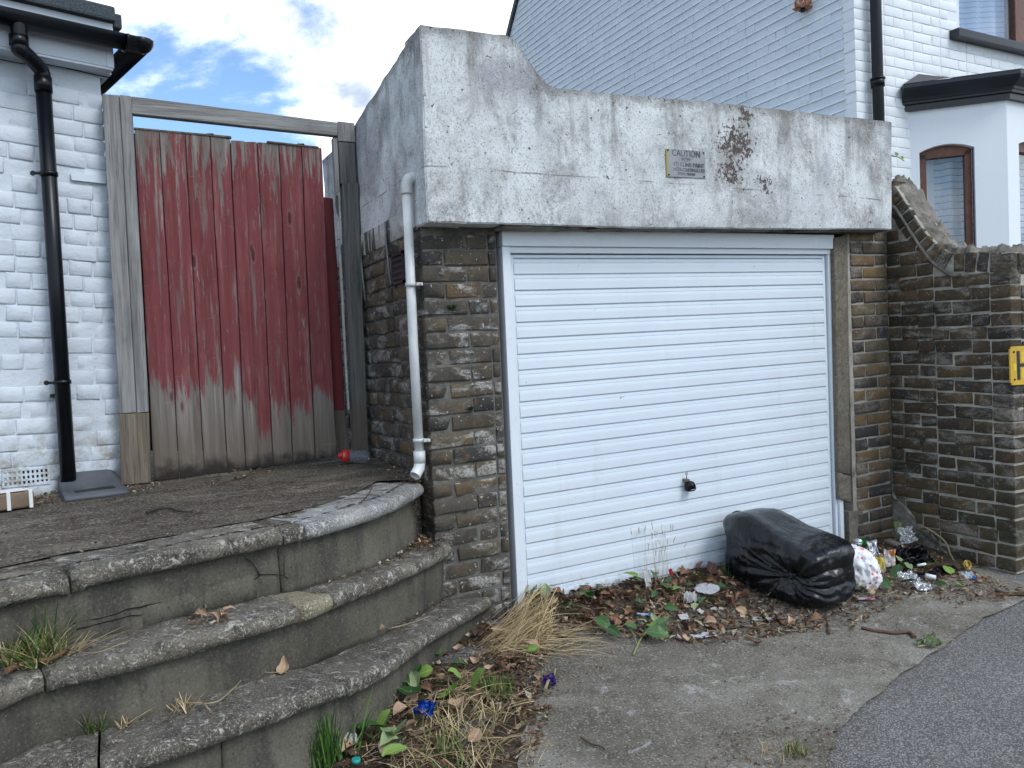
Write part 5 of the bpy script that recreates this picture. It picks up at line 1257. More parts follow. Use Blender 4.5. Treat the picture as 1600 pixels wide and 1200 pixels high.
# ---- single leaves
def leaf_mesh(L, Wd_, fold, curl, kind='leaf', seed=0, lobes=0):
    rnd = random.Random(seed); n = 7; vs = []; fs = []
    for k in range(n+1):
        t = k/n; w = Wd_*math.sin(math.pi*min(1, t**.72))**.8*(1+.12*math.sin(t*9+seed)*lobes) if 0 < k < n else Wd_*.03
        x = L*(t-.5); zc = curl*L*(4*(t-.5)**2-.5) + rnd.uniform(-.02, .02)*L
        for s in (-1, -.5, 0, .5, 1): vs.append((x+abs(s)*-.10*L*(1-t), s*w, zc + abs(s)*w*fold + rnd.uniform(-.04, .04)*L*(abs(s) > .4)))
    for k in range(n):
        for j in range(4): a = k*5+j; fs.append((a, a+1, a+6, a+5))
    b = len(vs); vs += [(-L*.5-.35*L, .012*L, .03*L), (-L*.5-.35*L, -.012*L, .03*L)]; fs.append((2, b, b+1))
    me = pydata('leaf', vs, fs); me.polygons.foreach_set('use_smooth', [True]*len(fs)); return me
def leafmat(name, a, b, rough, back=None):
    m = M(name, rough, .35); o = m.rvec(m.obj()); n = m.noise(o, 18, 4, .6); c = m.ramp(m.add(m.mul(n, .6), m.mul(m.rnd(), .4)), [(.3, a), (.7, b)])
    y = m.xyz(m.obj())[1]; x = m.xyz(m.obj())[0]; rib = m.st(m.math('ABSOLUTE', y), .0022, .0008); vein = m.st(m.math('FRACT', m.mul(m.add(x, m.mul(m.math('ABSOLUTE', y), -.8)), 130)), .80, .9)
    c = m.mix(m.mul(m.math('MAXIMUM', rib, m.mul(vein, .45)), .45), c, tuple(min(1, q*2.0+.04) for q in b)); m.col(c); m.bump(n, .3, .003); return m.m
ml_g = leafmat('glossy_dark_green_leaf', (.025,.065,.018), (.055,.115,.030), .42); ml_l = leafmat('light_green_leaf', (.11,.20,.035), (.20,.30,.07), .5)
ml_p = leafmat('pale_green_leaf_underside', (.16,.22,.10), (.24,.30,.15), .6); ml_b = leafmat('dry_brown_leaf', (.10,.048,.028), (.22,.115,.065), .75); ml_t = leafmat('dry_tan_leaf', (.27,.175,.11), (.42,.29,.19), .8)
ml_d = leafmat('dark_dead_leaf', (.028,.016,.012), (.075,.036,.024), .7)
LV = {}
for key, mat in (('g', ml_g), ('l', ml_l), ('p', ml_p), ('b', ml_b), ('t', ml_t), ('d', ml_d)):
    LV[key] = []
    for i in range(5):
        me = leaf_mesh(.07, .024 if key in 'gp' else .026, .25 if key in 'gl' else .6, (.12 if key in 'glp' else .35)*(1 if i % 2 else -.6), seed=i*3+hash_(key), lobes=0 if key in 'gl' else 1); me.materials.append(mat); LV[key].append(me)
def put_leaf(key, p, size, name='leaf', label=None, cat='leaf', group=None, yaw=None, tilt=.35, parent=None, up=None):
    me = random.choice(LV[key]); yaw = random.uniform(0, 6.28) if yaw is None else yaw
    mw = Matrix.Translation(Vector(p)+Vector((0,0,.006+.012*size/.07))) @ Matrix.Rotation(random.gauss(0, tilt), 4, 'X') @ Matrix.Rotation(random.gauss(0, tilt), 4, 'Y') @ Matrix.Rotation(yaw, 4, 'Z') @ Matrix.Diagonal((size/.07,)*3+(1,))
    if up is not None: mw = Matrix.Translation(p) @ up @ Matrix.Diagonal((size/.07,)*3+(1,))
    o = link(name, me, None, parent, mw); return props(o, label, cat, group) if label else o
LAND = [(985,912,'yellow green leaf'), (1010,1000,'leaf sprig'), (1104,932,'printed paper'), (1083,945,'tissue ball'), (1050,908,'dead grass stems'), (1180,960,'black bag'), (1350,900,'white carrier bag'), (1372,888,'silver packet'), (1431,916,'clear wrapper'), (1448,925,'white foil'), (1484,898,'black flap'), (1519,906,'clear and blue wrapper'), (853,942,'left door foot'),
        (830,1000,'straw clump'), (662,1128,'bright blue wrapper'), (505,1180,'bright green tuft'), (775,1085,'green grass patch'), (549,1175,'white shell'), (640,1158,'pale brown stick'), (700,1172,'low grass patch'), (670,1050,'lowest step riser'), (335,968,'middle step cluster')]
KN = {'b': 'dry brown leaf', 'g': 'dark green leaf', 'l': 'light green leaf', 'p': 'pale green leaf', 't': 'dry tan leaf', 'T': 'broad pale tan leaf'}; USED = set()
def where(k, x, y):
    "say where a leaf lies by the things nearest to it"
    L = sorted(LAND, key=lambda l: math.hypot(l[0]-x, (l[1]-y)*1.6)); 
    def side(l):
        dx, dy = x-l[0], y-l[1]
        return ('right of' if dx > 0 else 'left of') if abs(dx) > abs(dy)*1.2 else ('below' if dy > 0 else 'above')
    for a in range(3):
        for t in (f'{KN[k]} just {side(L[a])} the {L[a][2]}', f'{KN[k]} {side(L[a])} the {L[a][2]} and {side(L[a+1])} the {L[a+1][2]}', f'{KN[k]} {side(L[a+1])} the {L[a+1][2]} and {side(L[a+2])} the {L[a+2][2]}', f'small {KN[k]} a little further {side(L[a])} the {L[a][2]}'):
            if t not in USED: USED.add(t); return t
    return t
G1 = 'brown leaves in the drift at the garage door'
for p in sample([(820,940),(900,915),(1140,885),(1145,930),(1290,970),(1150,990),(960,985),(860,985)], 105, gp): k = random.choice('bbbtbd'); put_leaf(k, p, random.uniform(.032, .068), 'dry_leaf', 'curled dry brown leaf in the drift against the garage door', group=G1, tilt=.6)
for p in sample([(1330,880),(1400,850),(1480,890),(1590,920),(1560,940),(1400,925),(1330,950)], 42, gp): put_leaf(random.choice('bbtt'), p, random.uniform(.022, .045), 'dry_leaf', 'small dry leaf among the rubbish at the garden wall foot', group='dry leaves among the rubbish by the garden wall', tilt=.5)
for p in sample([(660,1060),(760,970),(800,1010),(790,1080),(700,1120),(560,1180),(520,1190)], 40, gp): put_leaf(random.choice('bbdt'), p, random.uniform(.03, .055), 'dry_leaf', 'dry brown leaf on the soil beside the lowest step', group='dry leaves on the verge beside the steps', tilt=.5)
for (x, y, s, k) in ((930,935,.06,'g'),(945,930,.05,'g'),(915,938,.05,'g'),(1040,925,.055,'g'),(1048,915,.06,'g'),(1058,928,.045,'l'),(945,985,.055,'g'),(960,998,.05,'g'),(1050,960,.045,'g'),(1022,938,.035,'g'),(1115,950,.04,'g'),(1098,945,.04,'g'),(870,955,.03,'g'),(835,942,.06,'p'),(1400,905,.065,'g'),(1420,918,.06,'g'),(1385,922,.05,'g'),(1410,890,.07,'p'),(1480,898,.055,'l'),(1365,905,.05,'p'),(1340,925,.05,'l'),(1500,922,.04,'l'),(1000,950,.055,'g'),(1075,925,.05,'g'),(1088,958,.045,'p'),(905,960,.05,'l'),(985,968,.05,'b'),(1128,925,.05,'g'),(1095,910,.05,'l'),(1022,905,.05,'g'),(1455,888,.05,'l'),(1470,922,.05,'g'),(1350,875,.05,'p'),(890,950,.045,'g')):
    put_leaf(k, gp(x, y, .012), s*1.5, 'green_leaf', where(k, x, y), group='green leaves fallen on the litter', tilt=.4)
for (x, y, s, k) in ((630,1080,.065,'g'),(637,1095,.07,'g'),(650,1068,.05,'g'),(648,1075,.055,'p'),(662,1066,.05,'l'),(690,1080,.045,'g'),(700,1098,.06,'l'),(718,1052,.06,'g'),(715,1072,.055,'l'),(745,1088,.08,'l'),(585,1155,.07,'g'),(600,1150,.065,'l'),(618,1165,.09,'p'),(610,1180,.07,'p'),(622,1192,.06,'l'),(672,1030,.07,'g'),(830,1027,.04,'l'),(570,1160,.05,'g')):
    put_leaf(k, gp(x, y, .018), s*1.45, 'green_leaf', where(k, x, y), group='green leaves beside the steps', tilt=.4)
put_leaf('l', gp(985, 912, .03), .075, 'green_leaf', 'yellow green leaf with curled face, propped against the garage door foot', tilt=.3)
put_leaf('g', gp(995, 922, .02), .09, 'green_leaf', 'large dark green leaf leaning below the yellow green one at the door foot', tilt=.3)
put_leaf('p', gp(853, 942, .035), .075, 'green_leaf', 'pale green leaf standing at the left foot of the garage door', tilt=.5)
put_leaf('b', gp(1160, 945, .02), .085, 'dry_leaf', 'large crumpled pinkish brown leaf just left of the black bag', tilt=.3)
put_leaf('d', gp(1112, 903, .02), .085, 'dry_leaf', 'large dark purple brown leaf between the door and black bag', tilt=.4)
put_leaf('t', gp(1075, 1003), .045, 'dry_leaf', 'pale tan leaf on bare concrete below the paper scraps', tilt=.15)
put_leaf('b', gp(1182, 1008), .05, 'dry_leaf', 'folded brown leaf alone on the concrete in front of the black bag', tilt=.2)
put_leaf('b', gp(1275, 972), .055, 'dry_leaf', 'brown leaf tucked under the front edge of the black bag', tilt=.3)
put_leaf('t', gp(832, 1022, .02), .06, 'dry_leaf', 'golden tan leaf on the lower edge of the straw clump', tilt=.5)
put_leaf('t', stp(590, 988), .045, 'dry_leaf', 'small curled pink tan leaf on the lowest step near the riser', tilt=.5)
put_leaf('t', stp(444, 1052)+Vector((0,0,.01)), .055, 'dry_leaf', 'torn pale leaf standing on the middle of the lowest step', tilt=.7)
for (x, y) in ((306,968),(322,963),(345,968),(355,965),(332,972)): put_leaf('t', stp(x, y), .045, 'dry_leaf', where('t', x, y), group='leaf cluster on the middle step', tilt=.5)
for (x, y) in ((602,1180),(640,1150),(628,1120),(715,1108),(660,1128),(740,1165),(545,1180)): put_leaf('t', gp(x, y, .01), .06, 'dry_leaf', where('T', x, y), group='pale leaves in the weeds', tilt=.4)

# ---- sprig of leaves lying on the drive
spr = empty('leaf_sprig', gp(1010, 1000), 'cut sprig of green leaves with a pale stem lying on the concrete', 'sprig')
m_stem = plain('pale_green_stem', (.22,.27,.09), .6); m_twig = plain('dry_brown_twig', (.10,.066,.042), .85, .3, 30, .5); m_twigl = plain('pale_dry_stalk', (.32,.25,.15), .85, .2, 30, .4)
def twig_bm(pts, r, taper=.5, wob=.004):
    P = smooth_pts(pts, 5); bm = bmesh.new(); n = len(P); P = [p + Vector((fb(p, 30)*wob, fb(p, 30, 3)*wob, abs(fb(p, 30, 6))*wob*.5)) for p in P]; tube(bm, P, r, 6, True, 0, [r*(1-taper*k/n) for k in range(n)]); return bm
st_ = [gp(990, 1025, .006), gp(1000, 1005, .012), gp(1012, 992, .02), gp(1025, 982, .03)]
mk('stem', twig_bm(st_, .0042, .4, .001), m_stem, spr); mk('stem', twig_bm([gp(996,1010,.008), gp(990,998,.02), gp(984,990,.03)], .0025, .4, .001), m_stem, spr)
for (x, y, s, yaw, k) in ((1030,1005,.085,-.6,'g'),(1035,985,.07,.3,'g'),(1018,988,.06,1.2,'l'),(1005,985,.05,2.2,'p'),(985,990,.05,2.6,'g'),(1042,980,.05,.2,'l'),(1022,978,.05,1.4,'p'),(1040,996,.06,-.2,'g')):
    put_leaf(k, gp(x, y, .020), s*1.15, 'leaf', yaw=yaw, tilt=.25, parent=spr)
# sprig growing out at the parapet's right end
s2 = empty('leaf_sprout', on_y(1395, 245, OV+.05), 'small two-leaved sprout poking out beside the right end of the parapet', 'sprout')
a0 = on_y(1393, 243, OV+.05); a1 = on_y(1404, 246, OV+.05); a2 = on_y(1413, 252, OV+.05); mk('stem', twig_bm([a0, a1, a2], .0025, .3, .001), m_twig, s2)
for (x, y, s) in ((1401,241,.036),(1410,247,.034)):
    put_leaf('l', on_y(x, y, OV+.04), s, 'leaf', parent=s2, up=Matrix.Rotation(R(80), 4, 'X') @ Matrix.Rotation(random.uniform(-1,1), 4, 'Z'))

# ---- twigs
def twig(px_, surf, r, label, mat=m_twig, name='twig', cat='twig', h=.006, group=None, taper=.5, wob=.005):
    bm = twig_bm([surf(x, y)+Vector((0,0,h+(q[2] if len(q) > 2 else 0))) for q in px_ for (x, y) in [q[:2]]], r, taper, wob); o = mk(name, bm, mat); props(o, label, cat, group); return recentre(o)
twig([(228,806),(240,803),(252,799),(268,799),(285,803),(300,804)], stp, .006, 'dark bent twig lying alone on the platform', plain('dark_twig', (.03,.025,.022), .8))
twig([(9,1058),(25,1050),(45,1043),(70,1040),(90,1034),(106,1022)], stp, .008, 'thick tan root or stalk at the foot of the grass tuft on the steps', plain('tan_root', (.20,.11,.062), .75, .2, 40, .4), h=.012, taper=.2)
twig([(1345,983),(1370,988),(1395,991),(1420,990),(1429,998)], gp, .007, 'curved brown seed pod strip on the concrete right of the black bag', plain('brown_pod', (.12,.065,.045), .7), taper=-.3)
twig([(908,1155),(920,1163),(935,1168),(946,1174)], gp, .004, 'short dark twig on the concrete drive in the foreground')
twig([(560,1165),(535,1178),(510,1192),(480,1204)], gp, .009, 'long brown stick running down to the left through the verge grass', plain('brown_stick', (.15,.11,.085), .8), h=.02)
twig([(640,1158),(665,1152),(690,1142),(712,1130)], gp, .007, 'pale brown stick right of the large pale leaves on the verge', h=.02)
twig([(800,1072),(830,1078),(855,1086)], gp, .006, 'straight twig pointing at the purple wrapper', h=.01)
twig([(852,1087),(856,1074),(866,1062),(868,1052)], gp, .007, 'pale crooked twig arching over the purple wrapper', m_twigl, h=.02)
twig([(790,1100),(815,1108),(843,1112)], gp, .005, 'reddish twig below the purple wrapper', h=.006)
twig([(1100,980),(1125,984),(1160,982),(1190,985)], gp, .006, 'long brown twig lying along the litter edge before the black bag')
twig([(1295,992),(1293,975),(1291,962),(1293,955)], gp, .006, 'short forked dark twig standing at the front of the black bag', h=.005)
twig([(1434,1012),(1450,1010),(1470,1004),(1492,1002)], gp, .004, 'thin stalk with a crumpled leaf at the edge of the asphalt', m_twigl)
twig([(1555,925),(1580,930),(1610,932)], gp, .007, 'long flat brown strip at the foot of the garden wall corner')
twig([(690,966),(680,985),(700,978)], stp, .003, 'thin pale stalk curled on the lowest step', m_twigl, h=.012)
twig([(612,985),(640,978),(672,966)], stp, .003, 'straight pale stalk lying on the lowest step', m_twigl)
br_ = [on_x(x, y, XW-.03) for (x, y) in ((1436,826),(1450,823),(1470,833),(1488,848),(1497,865),(1508,880),(1520,895),(1526,905))]
o = mk('branch', twig_bm([p + Vector((-.02-.02*k*.6, 0, 0)) for k, p in enumerate(br_)], .006, .3, .006), m_twigl); props(o, 'thin bare branch leaning against the foot of the garden wall', 'branch'); recentre(o)
for q in range(2): pass
twig([(345,760),(380,752),(410,742),(435,738)], stp, .003, 'wispy stalk near the middle foot of the gate', m_twig); twig([(565,790),(575,778),(583,762)], stp, .003, 'forked stalk on the platform near the white pipe', m_twig, h=.01)

# ---- grass and straw
def tuft(name, base, n, hgt, spread, cols, w=.0022, label=None, cat='grass', lean=(0,0,0), rad=.03, surf=None, kind=None, parent=None):
    s = Soup(); lean = Vector(lean)
    for _ in range(n):
        a = random.uniform(0, 6.28); r = rad*math.sqrt(random.random()); b = Vector(base)+Vector((math.cos(a)*r, math.sin(a)*r, 0)); h = hgt*random.uniform(.45, 1.1); a2 = random.uniform(0, 6.28); sp_ = spread*random.uniform(.2, 1)
        tip = b + Vector((math.cos(a2)*sp_, math.sin(a2)*sp_, h)) + lean*random.uniform(.5, 1.2); mid = b.lerp(tip, .5)+Vector((0,0,h*.22)); c = var_(random.choice(cols), .3); d = Vector((math.cos(a2+1.57), math.sin(a2+1.57), 0)); n0 = len(s.v); seg = 5
        for k in range(seg+1):
            t = k/seg; p = (b*(1-t)+mid*t)*(1-t)+(mid*(1-t)+tip*t)*t; ww = w*(1-t)**.7+.0003; s.v += [tuple(p-d*ww), tuple(p+d*ww)]
        for k in range(seg): s.f.append((n0+2*k, n0+2*k+1, n0+2*k+3, n0+2*k+2)); s.c.append(c)
    o = s.build(name, m_lit_s, parent, kind, label, cat); return recentre(o) if not parent else o
m = M('grass_blades', .6, .3); at = m.n('ShaderNodeAttribute', attribute_name='Col'); m.col(at.outputs['Color']); m_lit_s = m.m
GG = [(.06,.14,.025),(.09,.19,.035),(.05,.10,.03)]; GY = [(.20,.20,.07),(.14,.17,.05),(.38,.31,.16)]; ST = [(.46,.35,.18),(.36,.27,.14),(.54,.43,.25),(.28,.20,.11)]
tuft('grass_tuft', stp(52, 1035), 210, .095, .15, GG+GY+GY+ST[:1], .0022, 'large mixed green and straw grass tuft on the middle step at the left edge', rad=.075)
tuft('grass_tuft', stp(75, 1020), 14, .24, .12, [(.05,.12,.04)], .0034, 'few broad dark green blades rising from the left tuft', rad=.04)
tuft('straw_wisp', stp(110, 1022), 22, .05, .14, ST[:3], .0014, 'dry straw wisps trailing right from the left grass tuft', lean=(.10,.04,0), rad=.03, cat='straw')
tuft('grass_tuft', stp(150, 1142), 60, .07, .06, GG+GY, .0018, 'small green tuft at the back of the lowest step near the left', rad=.03)
tuft('straw_wisp', stp(195, 1137), 16, .035, .08, ST, .0016, 'dry curled straw right of the small tuft on the lowest step', rad=.02, cat='straw')
tuft('straw_wisp', stp(285, 1112), 30, .04, .07, ST, .0016, 'dry straw knot on the lowest step', rad=.03, cat='straw')
for (pts, l) in (([(280,1108),(310,1108),(340,1106),(365,1085),(378,1072),(388,1050),(392,1010)], 'long dry grass stalk bent upwards on the lowest step'), ([(388,1052),(405,1058),(440,1060)], 'short side stalk reaching the torn pale leaf'), ([(318,1108),(330,1122),(352,1138)], 'dry stalk pointing down across the lowest nosing'), ([(105,1025),(150,1030),(205,1010)], 'dry stalk arching right from the left grass tuft')):
    twig(pts, stp, .0026, l, m_twigl, h=.015, name='grass_stalk', cat='stalk')
tuft('grass_tuft', gp(505, 1190), 190, .16, .07, GG, .0030, 'bright green grass tuft against the foot of the lowest step', rad=.055)
tuft('grass_tuft', gp(545, 1175), 14, .16, .12, GG, .0030, 'sparse long blades right of the bright green tuft', lean=(.05,.05,0), rad=.05)
tuft('grass_tuft', gp(775, 1085), 200, .075, .03, GG+GG+GY, .0020, 'green grass patch beside the concrete edge below the straw clump', rad=.065)
tuft('grass_tuft', gp(700, 1172), 80, .06, .03, GG+GY, .0020, 'low green grass patch low in the verge', rad=.05)
tuft('grass_tuft', gp(720, 1130), 200, .06, .09, GY+ST, .0016, 'flattened yellowish grass in the middle of the verge', rad=.16)
tuft('grass_tuft', gp(690, 1190), 220, .05, .10, GY+ST+GG[:1], .0016, 'thin yellow green grass at the bottom of the verge', rad=.18)
tuft('grass_tuft', gp(1245, 1178), 90, .035, .035, GG[:1]+GY+[(.12,.09,.05)], .0014, 'small weed tuft in the cracked concrete at the bottom of the drive', rad=.035)
tuft('straw_wisp', gp(1215, 1185), 16, .04, .09, ST, .0009, 'dry stalks around the weed tuft at the bottom of the drive', rad=.05, cat='straw')
tuft('grass_tuft', gp(1140, 900, .0), 40, .07, .05, GG, .002, 'small green shoots between the door and the black bag', rad=.03)
for (x, y) in ((592,712),(610,718),(585,722)): tuft('weed', stp(x, y), 26, .035, .045, [(.04,.10,.03),(.06,.13,.04)], .004, {592: 'low green weed just right of the clear bottle', 610: 'low green weed against the side wall, nearest the white pipe', 585: 'low green weed closest to the viewer beside the clear bottle'}[x], cat='weed', rad=.03)
for (x, y, s, l) in ((706,480,.020,'small fern rooted high in the brick pier joint'), (735,637,.014,'smaller fern rooted low in the brick pier joint')):
    tuft('fern', on_y(x, y, PF-.004)-Vector((0,0,.01)), 60, s*1.2, s*1.6, [(.05,.09,.03),(.08,.13,.04),(.035,.05,.02)], .003, l, 'fern', lean=(0,-.015,0), rad=.012)
# straw clump in front of the pier foot: long blades combed from upper right to lower left
s = Soup()
for _ in range(330):
    t = random.random(); a = gp(845+random.uniform(-25, 30), 955+random.uniform(-20, 45), .01+random.uniform(0, .07)); b = gp(775+random.uniform(-35, 80), 1015+random.uniform(-20, 22), .004+random.uniform(0, .02)); s.blade(a, b, .0015, var_(random.choice(ST), .25), random.uniform(.0, .025), 5)
for _ in range(150):
    x, y = random.uniform(760, 900), random.uniform(985, 1030); a = gp(x, y, random.uniform(.005, .05)); b = gp(x+random.uniform(30, 110), y+random.uniform(-25, 12), random.uniform(.002, .02)); s.blade(a, b, .0014, var_(random.choice(ST), .25), random.uniform(0, .02), 4)
recentre(s.build('straw_clump', m_lit_s, label='swept clump of dry straw in front of the left foot of the garage door', cat='straw'))
s = Soup()
for _ in range(130): a = gp(random.uniform(690,770), random.uniform(1065,1100), random.uniform(.01,.04)); ang = random.uniform(0, 6.28); s.blade(a, a+Vector((math.cos(ang)*.13, math.sin(ang)*.13, random.uniform(-.02, .02))), .0014, var_(random.choice(ST), .25), .01, 4)
for _ in range(330): 
    a = gp(random.uniform(560,850), random.uniform(1080,1200), random.uniform(.004,.02)); ang = random.uniform(0, 6.28); l = random.uniform(.04, .16); s.blade(a, a+Vector((math.cos(ang)*l, math.sin(ang)*l, random.uniform(-.004, .02))), .0012, var_(random.choice(ST), .3), .006, 4)
s.build('dry_grass', m_lit_s, kind='stuff', label='tangle of dry grass stems over the verge', cat='dry grass')
s = Soup()
for _ in range(260): 
    a = gp(random.uniform(830,1300), random.uniform(915,1000), random.uniform(.004,.03)); ang = random.uniform(0, 6.28); l = random.uniform(.02, .09); s.blade(a, a+Vector((math.cos(ang)*l, math.sin(ang)*l, random.uniform(-.006, .02))), .0013, var_(random.choice(ST+[(.10,.06,.04)]), .3), .004, 3)
for _ in range(120): 
    a = gp(random.uniform(1340,1600), random.uniform(890,940), random.uniform(.004,.03)); ang = random.uniform(0, 6.28); l = random.uniform(.02, .08); s.blade(a, a+Vector((math.cos(ang)*l, math.sin(ang)*l, random.uniform(-.006, .02))), .0014, var_(random.choice(ST+[(.10,.06,.04)]), .3), .004, 3)
s.build('loose_stalks', m_lit_s, kind='stuff', label='loose dry stalks lying through the leaf litter', cat='stalks')
# tall dead grass standing against the door
s = Soup()
for _ in range(34):
    b = gp(random.gauss(1025, 20), random.uniform(898, 908), .0); hgt = random.uniform(.14, .30); tip = b + Vector((random.gauss(.0, .035), random.uniform(-.03, .0), hgt)); c = var_(random.choice([(.50,.40,.27),(.42,.32,.2),(.56,.48,.36)]), .15); s.blade(b, tip, .0012, c, .0, 4)
    d = (tip-b).normalized()
    for k in range(5): q = tip - d*.006*k; s.blade(q, q+d*.012+Vector((random.uniform(-.006,.006), 0, .002)), .0022, c, 0, 2)
recentre(s.build('dead_grass', m_lit_s, label='tall bleached dead grass standing against the white garage door', cat='dead grass'))
s = Soup()
for (x, tx, ty) in ((905,890,895),(880,870,925),(912,903,905),(885,876,900),(925,906,908)):
    b = gp(x, 935, .0); t_ = on_plane(tx, ty, b, (0,1,0)); s.blade(b, t_, .0012, (.30,.26,.18), 0, 4)
recentre(s.build('dead_grass', m_lit_s, label='few thin dead stems at the left foot of the garage door', cat='dead grass'))

# ================================================================== bags
def bag_mesh(name, sub, fn):
    bm = bmesh.new(); bmesh.ops.create_icosphere(bm, subdivisions=sub, radius=1)
    for v in bm.verts: v.co = fn(v.co.normalized())
    me = bm_mesh(bm, name); me.polygons.foreach_set('use_smooth', [True]*len(me.polygons)); return me
def ridge(v, s, o=0., sc=(1,1,1)): return 1-2*abs(mn.noise(Vector((v.x*sc[0], v.y*sc[1], v.z*sc[2]))*s+Vector((o, o*.7, o*.3))))
GL, GR_ = gp(1132, 898), gp(1266, 962); U = (GR_-GL); U.z = 0; LU = U.length; U = U.normalized(); V = Vector((-U.y, U.x, 0)); V = V if V.dot(CF) > 0 else -V
def sq_(x, n): return math.copysign(abs(x)**(2/n), x)
def rad_(q, n): return (abs(q.x)**n+abs(q.y)**n+abs(q.z)**n)**(-1/n)
ZL, ZR = .375, .290; bagc = (GL+GR_)*.5 + V*.155; gb0 = gz(bagc.x, bagc.y)+.014
def bagfn(q):
    p = q*rad_(q, 6.5)
    u, v, w = p
    t = (w+1)/2
    top = ZL*(1-(u+1)/2)+ZR*(u+1)/2 + .035*math.exp(-((u+.45)/.45)**2)
    x = u*(LU/2+.015) - .03*t*(1 if u < 0 else -.6)*(-u if u < 0 else u); y = v*.160
    # folds radiate from the gathered pinch on the front right
    qp = Vector((.55, -1.0, -.10)); d = Vector(((u-qp.x)*1.0, (v-qp.y)*.8, (w-qp.z))); r = d.length; th_ = math.atan2(d.z, d.x+.35*d.y)
    wv = 1.3*mn.noise(Vector((u,v,w))*1.6); fold = math.exp(-(r/1.0)**2)*sm01(r/.15)*(.010*(1-2*abs(math.sin(3.5*th_+wv)))+.0075*(1-2*abs(math.sin(8.5*th_+1.7*wv+1)))+.0035*(1-2*abs(math.sin(17*th_+2.5*wv))))
    dent = -.045*math.exp(-(r/.30)**2)
    big = .022*mn.noise(Vector((u,v,w))*1.3+Vector((3,0,0)))
    mid = .012*ridge(p, 1.2, 2., (1,1,.8)) + .0045*ridge(p, 3.2, 5., (.5,1,1.2)) + .002*ridge(p, 9., 9., (1,1,.3))
    drape = .005*math.sin(u*26+3*mn.noise(Vector((u, v, 0))*2))*sm01((.5-w)/1.2)*sm01(-v)
    n = Vector((u*abs(u), v*abs(v), w*abs(w))).normalized()
    k = fold+dent+big+mid+drape
    z = t*top
    P = bagc + U*(x+n.x*k) + V*(y+n.y*k); zz = gb0 + z + n.z*k*.7
    zz = max(zz, gz(P.x, P.y)+.012+.004*mn.noise(P*30))
    return Vector((P.x, P.y, zz))
m = M('black_refuse_plastic', .3, .5); w = m.pos(); c = m.mix(m.mul(m.st(m.noise(w, 60, 4, .7), .66, .72), .5), (.0030,.0042,.0065), (.09,.08,.065)); m.col(c); m.rough(m.st(m.noise(w, 9, 4), .3, .7, .15, .32))
m.bump(m.noise(m.pos((1,1,.45)), 26, 5, .6, 1.6), .5, .007); m.bump(m.noise(w, 120, 2), .2, .001); m_bag = m.m
o = link('refuse_bag', bag_mesh('refuse_bag', 6, bagfn), m_bag); props(o, 'large shiny black refuse bag slumped against the lower right of the garage door', 'refuse bag'); recentre(o)
# knotted ear at its upper left
ec = bagc - U*(LU/2+.010) - V*.05 + Vector((0,0,ZL-.055)); 
me = bag_mesh('bag_ear', 4, lambda q: ec + U*(q.x*.030) + V*(q.y*.05) + Vector((0,0,q.z*.042)) + (U*.010+Vector((0,0,.006)))*ridge(q, 3, 1, (1,1,.4)) + V*.01*mn.noise(q*4)); e_ = link('bag_ear', me, m_bag, o)
0 and bag_mesh('bag_hem', 5, lambda q: (lambda a: Vector((a.x, a.y, max(a.z, gz(a.x, a.y)+.021))))(gp(1296, 962) + U*(q.x*.055) + V*(q.y*.04+.03) + Vector((0,0,.06+q.z*.085)) + (U*.016)*ridge(q, 4, 1, (1,1,.12))))
sp = Soup()
for _ in range(26):
    q = Vector((random.uniform(-.8,.3), -1, random.uniform(-.8,.5))).normalized(); P = bagfn(q); P2 = P - V*.004; flake(sp, P2, .007, var_(random.choice(TAN+BROWN)), 1.)
sp.build('grass_specks', m_lit, o)
# white carrier bag with red dots
wc = gp(1350, 924) + V*.02; S_ = (wc-CAMP).dot(CF)/FPX
e1 = Vector((CR.x, CR.y, 0)).normalized(); e2 = Vector((CF.x, CF.y, 0)).normalized()
def wfn(q):
    p = q*rad_(q, 2.5); u, v, w = p; t = (w+1)/2
    k = .012*ridge(p, 2.2, 1) + .007*ridge(p, 4.5, 4) + .004*ridge(p, 9, 2)
    wd = 27*S_*(1-.42*t**1.5)+.0; P = wc + e1*(u*(wd+.012) + (-.10*t*S_*0) - 12*S_*t + u*k) + e2*(v*.075+.05 + v*k); return Vector((P.x, P.y, max(gz(P.x, P.y)+.012, wc.z + t*64*S_ + w*k)))
m = M('white_carrier_plastic', .45, .4); oo = m.obj(); d = m.vor(oo, 36, out='Distance'); rc = m.xyz(m.vor(oo, 36, out='Color'))[0]
c = m.mix(m.mul(m.st(d, .30, .24), m.math('GREATER_THAN', rc, .35)), (.80,.80,.82), (.75,.16,.18)); m.col(c); m.bump(m.noise(m.pos(), 45, 5, .6, 1.2), .6, .006); m.b.inputs['Subsurface Weight'].default_value = .15; m.b.inputs['Subsurface Radius'].default_value = (.02,.02,.02); m_wbag = m.m
o = link('carrier_bag', bag_mesh('carrier_bag', 5, wfn), m_wbag); props(o, 'white carrier bag with red dots squashed against the right end of the black bag', 'carrier bag'); recentre(o)

